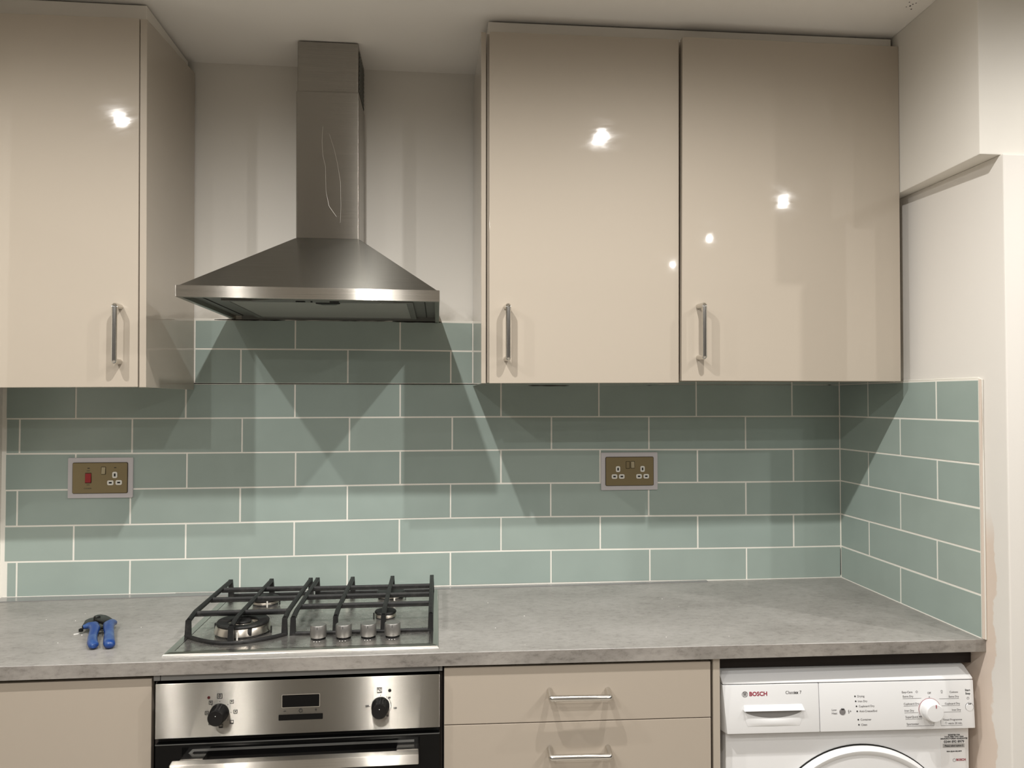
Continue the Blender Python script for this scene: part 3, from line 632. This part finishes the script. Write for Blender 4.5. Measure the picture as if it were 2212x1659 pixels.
# ================================================================== oven in its housing
ov = thing('built_in_oven', 'built-in electric oven with steel control panel below the hob', 'oven', (-1.547, -.30, -.9))
obj('housing', MB().box(-1.8545, -1.2440, -.555, -.012, -.90, -.050), CARCIN, ov)
obj('filler_rail', MB().box(-1.8540, -1.2445, -.570, -.552, -.0425, -.030), mat('grey_rail_laminate', (.20, .195, .185), .5), ov)
rr_ = MB()
for xx in (-1.8400, -1.2520): rr_.box(xx - .0008, xx + .0008, -.5612, -.5595, -.050, -.030)
rr_.b.free()
for xx in (-1.8400, -1.2520): obj('rail_joint', MB().box(xx - .0008, xx + .0008, -.5706, -.5695, -.0425, -.030), BLACKM, ov)
OY = -.5860
pan = obj('control_panel', MB().box(-1.8450, -1.2500, OY, -.556, -.1583, -.0440).bevel(.0012, 2), steel('oven_panel_steel', (0.27, 0.256, 0.23), 0.24, 1.3, .0), ov, label='brushed steel control panel')
obj('vent_slot', MB().box(-1.8430, -1.2520, -.570, -.556, -.1720, -.1583), BLACKM, ov)
obj('oven_door', MB().box(-1.8440, -1.2505, OY, -.556, -.640, -.1705).bevel(.0015, 2), BLACKG, ov, label='black glass oven door')
obj('door_top_strip', MB().box(-1.8440, -1.2505, OY - .0003, OY + .003, -.1722, -.1706), FILLER, ov)
obj('inner_frame_reflection', MB().prism([(-1.783, -.197), (-1.768, -.182), (-1.305, -.182), (-1.305, -.187), (-1.765, -.187), (-1.779, -.200)], OY - .0004, OY, 'y'), FILLER, ov)  # grey lines painted on the glass as the inner window frame's reflection
hb = MB().hexa([(-1.8000, -.6350, -.2130), (-1.2940, -.6350, -.2130), (-1.2940, -.6150, -.2130), (-1.8000, -.6150, -.2130), (-1.8000, -.6330, -.1930), (-1.2940, -.6330, -.1930), (-1.2940, -.6160, -.1905), (-1.8000, -.6160, -.1905)]).bevel(.002, 2)
hnd = obj('oven_handle', hb, STEEL, ov, smooth=35, label='broad flat steel door handle')
for x in (-1.7850, -1.3420): obj('handle_bracket', MB().box(x, x + .047, -.6155, OY, -.2110, -.1900).bevel(.002, 2), CHROME, hnd)
for kx, kz in ((-1.7135, -.1080), (-1.3775, -.1073)):
    k_ = obj('oven_knob', MB().lathe([(.0195, OY), (.0190, OY - .010), (.0172, OY - .0125), (.0168, OY - .0290), (.0150, OY - .0315), (0, OY - .0320)], (kx, 0, kz), axis='y', seg=40), BLACKP, ov, smooth=35, label='black round oven knob')
    obj('knob_pointer', MB().lathe([(0, OY - .0324), (.0008, OY - .0323), (.0008, OY - .0318)], (kx, 0, kz + .005), axis='y', seg=8), CHIP, k_)
obj('display_window', MB().prism(rrect(-1.5845, -1.5070, -.1025, -.0768, .0010, 2), OY - .0005, OY + .002, 'y'), BLACKG, ov)
obj('touch_bar', MB().prism(rrect(-1.5920, -1.4995, -.1298, -.1178, .0008, 2), OY - .0005, OY + .002, 'y'), BLACKG, ov)
obj('display_bezel', MB().prism(rrect(-1.5857, -1.5058, -.1037, -.0756, .0016, 2), OY - .0002, OY + .001, 'y'), CHROME, ov)
for x, z, r_, m_ in ((-1.7360, -.0757, .0030, mat('dark_red_lens', (.06, .005, .006), .3)), (-1.3578, -.0750, .0034, BLACKM)):
    obj('indicator_lamp', MB().lathe([(0, OY - .0006), (r_, OY - .0004), (r_, OY + .001)], (x, 0, z), axis='y', seg=20), m_, ov)
def frame_sq(m, x, z, h, t=.0009):
    y0, y1 = OY - .0008, OY + .0002
    m.box(x - h, x + h, y0, y1, z + h - t, z + h); m.box(x - h, x + h, y0, y1, z - h, z - h + t); m.box(x - h, x - h + t, y0, y1, z - h, z + h); m.box(x + h - t, x + h, y0, y1, z - h, z + h)
sy = MB()
frame_sq(sy, -1.7136, -.0730, .0052); frame_sq(sy, -1.3797, -.0730, .0055)
for u, v_, k in ((603, 330, 'v'), (629, 403, 'v'), (603, 478, 'b'), (525, 508, 'b'), (450, 486, 't'), (423, 412, 'f'), (451, 337, 'v')):
    px_, pz_ = -1.8456 + (u / 3.403 + 320 - 335) / (950 - 335) * .5954, -.044 - (v_ - (205 - (u - 60) * .036)) / 3.403 / 1017
    frame_sq(sy, px_, pz_, .0038, .0007)
    y0, y1 = OY - .0008, OY + .0002
    if k == 'v': sy.prism([(px_ - .0018, pz_ + .0016), (px_ + .0018, pz_ + .0016), (px_, pz_ - .0018)], y0, y1, 'y')
    elif k == 'f': sy.box(px_ - .0017, px_ + .0017, y0, y1, pz_ - .0002, pz_ + .0002); sy.box(px_ - .0002, px_ + .0002, y0, y1, pz_ - .0017, pz_ + .0017)
    elif k == 'b': sy.box(px_ - .0024, px_ + .0024, y0, y1, pz_ - .0024, pz_ - .0018)
    else: sy.box(px_ - .0024, px_ + .0024, y0, y1, pz_ + .0018, pz_ + .0024)
for a in range(0, 360, 45): sy.lathe([(0, OY - .0008), (.0008, OY - .0008), (.0008, OY + .0002)], (-1.7135 + .0235 * math.sin(math.radians(a)), 0, -.1080 + .0235 * math.cos(math.radians(a))), axis='y', seg=6)
for a in [0, -90] + list(range(35, 125, 9)): sy.lathe([(0, OY - .0008), (.0008, OY - .0008), (.0008, OY + .0002)], (-1.3775 + .0228 * math.sin(math.radians(a)), 0, -.1073 + .0228 * math.cos(math.radians(a))), axis='y', seg=6)
obj('panel_symbols', sy, INK, ov, kind='stuff')
ty = OY - .0008
for s, x, z, h in (('0', -1.7136, -.0731, .0085), ('\u00b0C', -1.3797, -.0731, .0078), ('50', -1.3585, -.0902, .0052), ('100', -1.3465, -.1130, .0050), ('150', -1.3640, -.1290, .0050), ('200', -1.3900, -.1290, .0050), ('250', -1.4060, -.1065, .0050),
                    ('\u2212', -1.5790, -.1107, .0090), ('+', -1.5140, -.1100, .0090)):
    text('panel_lettering', s, h, (x, ty, z), FRONT, INK, ov, bold=.00022)
ckm = MB(); ckm.lathe([(.0031, OY - .0008), (.0040, OY - .0008), (.0040, OY + .0002)], (-1.5460, 0, -.1103), axis='y', seg=20); ckm.box(-1.5463, -1.5457, OY - .0002, OY, -.1103, -.1075)
obj('clock_symbol', ckm, INK, ov)

# ================================================================== tumble dryer (local frame: x right, y back, z up from the floor)
RZ = -.0425
dr = thing('tumble_dryer', 'white front-loading tumble dryer below the right end of the worktop', 'tumble dryer', (-.6085, -.5710, -.9195), rz=RZ); dr.scale = (1.0134, 1.0134, 1.0134)
W = .5860; T = .9   # heights below are worktop-relative + T
def dob(name, mb, m, parent=dr, **k): return obj(name, mb, m, parent, local=True, **k)
dob('body', MB().box(.011, W - .002, .014, .545, .032, T - .185).bevel(.004, 2), WHITE, smooth=35)
fe = MB()
for x in (.04, W - .05):
    for y in (.06, .50): fe.lathe([(0, 0), (.018, 0), (.018, .013), (0, .013)], (x, y, 0), seg=12)
fe.b.free()
for x in (.04, W - .05):
    for y in (.06, .50): dob('foot', MB().lathe([(0, .0193), (.018, .0193), (.018, .033), (0, .033)], (x, y, 0), seg=12), BLACKP)
lid = MB().prism([(0, T - .0875), (0.0015, T - .0835), (.030, T - .0660), (.037, T - .0640), (.548, T - .0640), (.548, T - .19), (.016, T - .19), (.016, T - .0875)], .0005, W - .0005, 'x').bevel(.0022, 2, 25)
dob('lid', lid, WHITEP, smooth=30, label='white worktop lid')
xs0 = .2225
def fascia(x0, x1, b0=.0, b1=.0):
    m = MB(); y_t, y_b = .0, -.0060
    m.hexa([(x0 + b0, y_b, T - .1960), (x1 - b1, y_b, T - .1960), (x1, .020, T - .1960), (x0, .020, T - .1960), (x0, y_t, T - .0893), (x1, y_t, T - .0893), (x1, .020, T - .0893), (x0, .020, T - .0893)])
    return m.bevel(.0018, 2)
# drawer front of the water container, with a scooped grip
def gy(z): return -.0060 * (T - .0893 - z) / .1067             # fascia slope
cd = dob('container_drawer', fascia(.0, xs0 - .0008, .009), WHITEP, smooth=30)
gx0, gx1, gz0, gz1 = .0480, .1830, T - .1800, T - .1400
sc = MB(); nx, nz = 18, 10; grid = []
for j in range(nz + 1):
    row = []
    for i in range(nx + 1):
        u, w_ = i / nx, j / nz
        x = gx0 + (gx1 - gx0) * u; z = gz0 + (gz1 - gz0) * w_
        dep = (math.sin(math.pi * u) ** .5) * max(0.0, w_ - .12) ** 1.2
        row.append(sc.b.verts.new((x + (u - .5) * -.006 * (1 - w_), gy(z) - .0012 + .0008 * w_, z) if w_ < .999 else (x, gy(z) - .0012, z)))
    grid.append(row)
for j in range(nz):
    for i in range(nx): sc.b.faces.new((grid[j][i], grid[j][i + 1], grid[j + 1][i + 1], grid[j + 1][i]))
sc.b.free()
# grip built as: pale lower bowl, recess with its shade painted grey, projecting top lip
bowl = MB(); n_ = 20; up_, lo_, mid_ = [], [], []
for i in range(n_ + 1):
    u = i / n_; x = gx0 + (gx1 - gx0) * u; s = math.sin(math.pi * u)
    zt = T - .1450 - .0175 * (s ** .55); up_.append(bowl.b.verts.new((x, gy(zt) - .0004, zt)))
    zm = T - .1700; mid_.append(bowl.b.verts.new((gx0 + .004 + (gx1 - gx0 - .008) * u, gy(zm) - .0040 * s ** .5 - .0006, zm)))
    zl_ = T - .1800; lo_.append(bowl.b.verts.new((gx0 + .008 + (gx1 - gx0 - .016) * u, gy(zl_) - .0004, zl_)))
for A, Bv in ((up_, mid_), (mid_, lo_)):
    for i in range(n_): bowl.b.faces.new((A[i], A[i + 1], Bv[i + 1], Bv[i]))
dob('grip_bowl', bowl, WHITEP, cd, smooth=60)
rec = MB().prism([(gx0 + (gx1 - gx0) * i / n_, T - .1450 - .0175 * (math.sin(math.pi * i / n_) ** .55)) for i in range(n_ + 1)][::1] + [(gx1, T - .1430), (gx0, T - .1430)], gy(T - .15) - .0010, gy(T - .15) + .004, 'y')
dob('grip_recess', rec, RECESS_SHADE, cd, label='finger recess with its shade painted grey')
lipm = MB().hexa([(gx0 - .002, -.0125, T - .1440), (gx1 + .002, -.0125, T - .1440), (gx1 + .002, -.002, T - .1440), (gx0 - .002, -.002, T - .1440),
                  (gx0 + .001, -.0032, T - .1335), (gx1 - .001, -.0032, T - .1335), (gx1 - .001, -.001, T - .1335), (gx0 + .001, -.001, T - .1335)]).bevel(.0008, 2)
dob('grip_lip', lipm, WHITEP, cd)
fp = dob('control_fascia', fascia(xs0 + .0008, W), WHITEP, smooth=30)
dob('fascia_gap', MB().box(.002, W - .002, .004, .018, T - .0895, T - .0870), BLACKM)
# round door
dxc, dzc = .3245, T - .4604
dob('door_ring', MB().lathe([(.2170, .0130), (.2246, .0110), (.2246, .0040), (.2225, -.0015), (.2180, -.0042), (.2120, -.0030), (.2072, .0006)], (dxc, 0, dzc), axis='y', seg=96), WHITEP, smooth=40, label='bright white rim of the round door')
dob('door_gap', MB().lathe([(.2240, .0125), (.2268, .0125), (.2268, .0150), (.2240, .0150)], (dxc, 0, dzc), axis='y', seg=96), BLACKM)
dob('round_door', MB().lathe([(0, -.0030), (.10, -.0022), (.18, -.0002), (.2073, .0012), (.2075, .0140)], (dxc, 0, dzc), axis='y', seg=96), WHITE, smooth=40)
# print on the fascia
def dtext(s, x, z, h, m=INKG, par=fp, al='CENTER', bold=0.0, y=None, sx=1.0, nm='lettering'):
    return text(nm, s, h, (x, (gy(z) if y is None else y) - .0003, z), FRONT @ Matrix.Rotation(-.056, 3, 'X'), m, par, local=True, align=al, bold=bold, sx=sx)
def FX(wx): return (wx + .6165) / math.cos(RZ) * .9995                     # world x of a mark to local x
zz = lambda v: T + v
lg = MB(); lg.lathe([(.0058, -.0018), (.0066, -.0018), (.0066, -.0012)], (FX(-.5653), 0, zz(-.1097)), axis='y', seg=24)
lg.lathe([(.0028, -.0018), (.0034, -.0018), (.0034, -.0012)], (FX(-.5653), 0, zz(-.1097)), axis='y', seg=20)
for s_ in (-1, 1): lg.box(FX(-.5653) + s_ * .0024 - .0005, FX(-.5653) + s_ * .0024 + .0005, -.0019, -.0012, zz(-.1097) - .0045, zz(-.1097) + .0045)
lg.box(FX(-.5653) - .0024, FX(-.5653) + .0024, -.0019, -.0012, zz(-.1097) - .0006, zz(-.1097) + .0006)
dob('emblem', lg, INKG, cd)
dtext('BOSCH', FX(-.5345), zz(-.1097), .0128, INKR, cd, bold=.00035, nm='brand_lettering')
dtext('Classi', FX(-.4610), zz(-.1080), .0095, INKG, cd); dtext('xx', FX(-.4470), zz(-.1082), .0090, INK, cd, bold=.0003); dtext('7', FX(-.4370), zz(-.1080), .0095, INKG, cd)
dob('low_heat_button', MB().lathe([(0, -.0052), (.0066, -.0048), (.0076, -.0030), (.0076, 0)], (FX(-.3410), 0, zz(-.1530)), axis='y', seg=28), GBTN, fp, smooth=40)
dob('button_mark', MB().box(FX(-.3410) - .0034, FX(-.3410) + .0034, -.0056, -.0040, zz(-.1475), zz(-.1455)), INK, fp)
dtext('Low', FX(-.3605), zz(-.1485), .0066); dtext('Heat', FX(-.3600), zz(-.1560), .0066); dtext('\u00a7+', FX(-.3240), zz(-.1525), .0085)
dm = MB()
for i, (s, x, z) in enumerate([('Drying', -.3107, -.1195), ('Iron Dry', -.3095, -.1305), ('Cupboard Dry', -.3080, -.1415), ('Anti-Crease/End', -.3068, -.1525), ('Container', -.3050, -.1710), ('Clean', -.3040, -.1822)]):
    dm.lathe([(0, gy(zz(z)) - .0006), (.0017, gy(zz(z)) - .0006), (.0017, gy(zz(z)) + .001)], (FX(x), 0, zz(z)), axis='y', seg=12)
    dtext(s, FX(x) + .005, zz(z) - .0002, .0062, INKG, al='LEFT')
dob('indicator_dot', dm, INK, fp)
kx, kz = FX(-.1370), zz(-.1525)
dob('dial_scale', MB().lathe([(.0252, gy(kz) - .0005), (.0258, gy(kz) - .0007), (.0258, gy(kz))], (kx, 0, kz), axis='y', seg=60), INKR, fp)
dob('dial_base', MB().lathe([(.0248, gy(kz) + .001), (.0246, gy(kz) - .0025), (.0215, gy(kz) - .0040)], (kx, 0, kz), axis='y', seg=60), WHITEP, fp, smooth=40)
kn = dob('programme_knob', MB().lathe([(.0220, gy(kz)), (.0216, gy(kz) - .014), (.0208, gy(kz) - .0200), (.0188, gy(kz) - .0222), (0, gy(kz) - .0230)], (kx, 0, kz), axis='y', seg=60), WHITEP, fp, smooth=30)
dob('knob_pointer', MB().box(kx + .0010, kx + .0022, gy(kz) - .0234, gy(kz) - .0220, kz + .0115, kz + .0190), INKR, kn)
ln_ = MB()
def hl(x0, x1, z): ln_.box(FX(x0), FX(x1), gy(zz(z)) - .0004, gy(zz(z)) + .0002, zz(z) - .00022, zz(z) + .00022)
for s, x, z in [('Easy-Care', -.2010, -.1120), ('Extra Dry', -.1990, -.1215), ('Cupboard Dry', -.1975, -.1380), ('Iron Dry', -.1960, -.1530), ('SuperQuick 40\u2019', -.1945, -.1670), ('Sportswear', -.1925, -.1825)]:
    dtext(s, FX(x), zz(z) - .001, .0062, INKG, al='LEFT')
    if s != 'Easy-Care': hl(x, -.1640 if s in ('Cupboard Dry', 'Iron Dry') else -.1555, z - .0055)
hl(-.155, -.128, -.1880)
for s, x, z in [('Cottons', -.0680, -.1140), ('Extra Dry', -.0665, -.1240), ('Cupboard Dry', -.0648, -.1395), ('Iron Dry', -.0632, -.1535), ('Timed Programme', -.0615, -.1750), ('warm 20 min.', -.0612, -.1830)]:
    dtext(s, FX(x), zz(z) - .001, .0060, INKG, al='RIGHT')
for a, b_, z in ((-.1130, -.0665, -.1292), (-.1080, -.0648, -.1450), (-.1085, -.0632, -.1590), (-.1120, -.0612, -.1885)): hl(a, b_, z)
ln_.box(FX(-.1120), FX(-.1116), gy(zz(-.18)) - .0004, gy(zz(-.18)) + .0002, zz(-.1885), zz(-.1740)); ln_.box(FX(-.1284), FX(-.1280), gy(zz(-.18)) - .0004, gy(zz(-.18)) + .0002, zz(-.1880), zz(-.1780))
dob('rule_line', ln_, INKG, fp)
dtext('Off', FX(-.1365), zz(-.1160), .0062); dtext('\u25c7', FX(-.1655), zz(-.1130), .0062)
dsy = MB(); dsy.lathe([(.0018, gy(zz(-.112)) - .0004), (.0023, gy(zz(-.112)) - .0004), (.0023, gy(zz(-.112)) + .0002)], (FX(-.1065), 0, zz(-.1125)), axis='y', seg=14)
dsy.box(FX(-.1085), FX(-.1045), gy(zz(-.116)) - .0004, gy(zz(-.116)) + .0002, zz(-.1168), zz(-.1160))
dsy.lathe([(0, gy(zz(-.16)) - .0004), (.0010, gy(zz(-.125)) - .0006), (.0010, gy(zz(-.125)) + .0002)], (FX(-.1365), 0, zz(-.1245)), axis='y', seg=10)
dsy.lathe([(0, gy(zz(-.16)) - .0005), (.0022, gy(zz(-.17)) - .0005), (.0022, gy(zz(-.17)) + .0002)], (FX(-.1560), 0, zz(-.1668)), axis='y', seg=14)
dsy.lathe([(.0019, gy(zz(-.18)) - .0004), (.0024, gy(zz(-.18)) - .0004), (.0024, gy(zz(-.18)) + .0002)], (FX(-.0995), 0, zz(-.1832)), axis='y', seg=14)
dsy.lathe([(.0022, gy(zz(-.129)) - .0004), (.0028, gy(zz(-.129)) - .0004), (.0028, gy(zz(-.129)) + .0002)], (FX(-.0450), 0, zz(-.1295)), axis='y', seg=16)
dob('programme_symbols', dsy, INKG, fp)
dtext('Start', FX(-.0452), zz(-.1115), .0064, INK, bold=.0001); dtext('Stop', FX(-.0450), zz(-.1190), .0064, INK, bold=.0001)
dob('start_button', MB().lathe([(0, gy(zz(-.15)) - .0018), (.0085, gy(zz(-.15)) - .0014), (.0094, gy(zz(-.15)) + .0002), (.0098, gy(zz(-.15)) + .0004)], (FX(-.0425), 0, zz(-.1490)), axis='y', seg=32), WHITEP, fp, smooth=40)
dob('start_button_ring', MB().lathe([(.0094, gy(zz(-.15)) - .0003), (.0099, gy(zz(-.15)) - .0003), (.0099, gy(zz(-.15)) + .001)], (FX(-.0425), 0, zz(-.1490)), axis='y', seg=32), INKG, fp)
dob('button_mark', MB().box(FX(-.0425) - .0035, FX(-.0425) + .0035, gy(zz(-.14)) - .0022, gy(zz(-.14)), zz(-.1425), zz(-.1405)), INK, fp)
# guarantee sticker on the body
by_ = .0138
sk = dob('guarantee_sticker', MB().box(FX(-.1010), W - .0075, by_ - .0003, by_ + .001, zz(-.2980), zz(-.2160)), STICK, label='clear guarantee sticker')
dob('sticker_box', MB().box(FX(-.0960), FX(-.0440), by_ - .0005, by_, zz(-.2480), zz(-.2390)), STICKG, sk)
for s, z, h, b_ in (('REGISTER FOR', -.2190, .0044, .00012), ('YOUR FREE TWO YEAR', -.2232, .0044, .00012), ("MANUFACTURER'S GUARANTEE", -.2274, .0044, .00012), ('0344 892 8979', -.2345, .0080, .00012), ('Please select option 5.', -.2436, .0050, .00010), ('0044 (0)344 892 8979', -.2565, .0040, .0001)):
    text('sticker_lettering', s, h, (FX(-.0690), by_ - .0007, zz(z)), FRONT, INK, sk, local=True, bold=b_)
text('sticker_lettering', 'BOSCH', .0070, (FX(-.0530), by_ - .0007, zz(-.2760)), FRONT, INKR, sk, local=True, bold=.0002)
em = MB(); em.lathe([(.0030, by_ - .0007), (.0036, by_ - .0007), (.0036, by_)], (FX(-.0690), 0, zz(-.2765)), axis='y', seg=16)
dob('sticker_emblem', em, INKG, sk)

# ================================================================== tile nippers lying on the worktop
tn = thing('tile_nippers', 'blue-handled tile nippers lying on the worktop left of the hob', 'nippers', (-2.045, -.39, 0))
def grip(pts, rad): return MB().tube(pts, rad, 14, flat=(1.0, .80))
obj('grip', grip([(-2.092, -.357, .014), (-2.083, -.352, .016), (-2.069, -.356, .017), (-2.056, -.378, .0165), (-2.047, -.405, .0150), (-2.037, -.435, .0130), (-2.025, -.463, .0105), (-2.014, -.482, .0095), (-2.010, -.487, .0090)],
    [.0060, .0095, .0120, .0110, .0100, .0098, .0108, .0105, .0060]), BLUEP, tn, smooth=60, label='blue plastic grip')
obj('grip', grip([(-2.030, -.325, .014), (-2.037, -.331, .016), (-2.036, -.352, .017), (-2.024, -.382, .0160), (-2.010, -.412, .0140), (-1.998, -.442, .0120), (-1.987, -.468, .0105), (-1.980, -.482, .0095), (-1.978, -.487, .0090)],
    [.0060, .0110, .0125, .0112, .0105, .0112, .0122, .0112, .0060]), BLUEP, tn, smooth=60, label='blue plastic grip')
obj('jaw', MB().prism([(-2.094, -.360), (-2.101, -.335), (-2.108, -.312), (-2.106, -.296), (-2.096, -.285), (-2.082, -.283), (-2.074, -.292), (-2.072, -.306), (-2.078, -.330), (-2.078, -.352)], .0095, .0185).bevel(.0025, 2), BSTEEL, tn, smooth=40)
obj('jaw', MB().prism([(-2.036, -.340), (-2.040, -.322), (-2.056, -.302), (-2.070, -.288), (-2.084, -.281), (-2.093, -.284), (-2.092, -.300), (-2.080, -.322), (-2.060, -.338), (-2.048, -.350)], .0145, .0235).bevel(.0025, 2), BSTEEL, tn, smooth=40)
obj('pivot', MB().lathe([(.0075, .008), (.0078, .0245), (.0062, .0262), (0, .0265)], (-2.083, -.305, 0), seg=20), BSTEEL, tn, smooth=40)
obj('cross_strut', MB().tube([(-2.070, -.374, .0125), (-2.034, -.358, .0125)], .0048, 8), BLACKP, tn, smooth=40)
obj('spring', MB().tube([(-2.066, -.385, .009), (-2.050, -.372, .012), (-2.030, -.372, .009)], .0018, 8), BSTEEL, tn, smooth=40)
obj('locking_tab', MB().lathe([(0, .004), (.0050, .006), (.0050, .012), (0, .014)], (-2.0945, -.3625, 0), seg=12), BLACKP, tn, smooth=40)
obj('tile_chip', MB().hexa([(-2.1075, -.3700, .0002), (-2.0975, -.3620, .0002), (-2.0990, -.3600, .0002), (-2.1085, -.3685, .0002), (-2.1070, -.3695, .0022), (-2.0978, -.3620, .0020), (-2.0988, -.3604, .0022), (-2.1080, -.3684, .0024)]), CHIP,
    label='largest white tile chip, lying left of the blue-handled nippers', category='tile chip')
cr = MB(); random.seed(11)
for (x, y) in [(-2.1629, -.1872), (-2.0869, -.2483), (-2.1516, -.4099), (-2.2353, -.2335), (-2.1154, -.4267), (-2.0879, -.3718), (-2.054, -.262), (-2.053, -.270), (-2.158, -.25)] + [(random.uniform(-2.25, -1.95), random.uniform(-.5, -.12)) for _ in range(2)] + [(random.uniform(-1.2, -.3), random.uniform(-.55, -.1)) for _ in range(10)]:
    s = random.uniform(.0006, .0013); cr.hexa([(x - s, y - s, .0001), (x + s, y - s * .7, .0001), (x + s * .8, y + s, .0001), (x - s * .6, y + s * .8, .0001), (x - s * .7, y - s * .6, s), (x + s * .6, y - s * .5, s * .8), (x + s * .6, y + s * .6, s), (x - s * .4, y + s * .5, s * .7)])
obj('grout_crumbs', cr, CHIP, label='scattered tiny white grout crumbs on the grey worktop', category='debris', kind='stuff')

# ================================================================== ceiling downlights (off the top of the frame; they light the room)
DL = 'round white recessed ceiling downlight, switched on'
for i, (x, y, w) in enumerate(LAMPS):
    r = thing('downlight', DL, 'downlight', (x, y, HC), group='recessed downlights in the ceiling')
    obj('trim_ring', MB().lathe([(.018, HC - .001), (.030, HC - .004), (.042, HC - .003), (.043, HC + .0005), (.018, HC + .0005)], (x, y, 0), seg=32), DOWN, r, smooth=40)
    obj('lens', MB().lathe([(0, HC - .0012), (.018, HC - .0012), (.018, HC + .0002)], (x, y, 0), seg=24), LENS, r)
    ld = bpy.data.lights.new('downlight_lamp', 'SPOT'); ld.energy = w; ld.color = WARM; ld.spot_size = math.radians(178); ld.spot_blend = 1.0; ld.shadow_soft_size = .012
    lo_ob = bpy.data.objects.new('downlight_lamp', ld); COL.objects.link(lo_ob); lo_ob.parent = r; lo_ob.location = (0, 0, -.026)
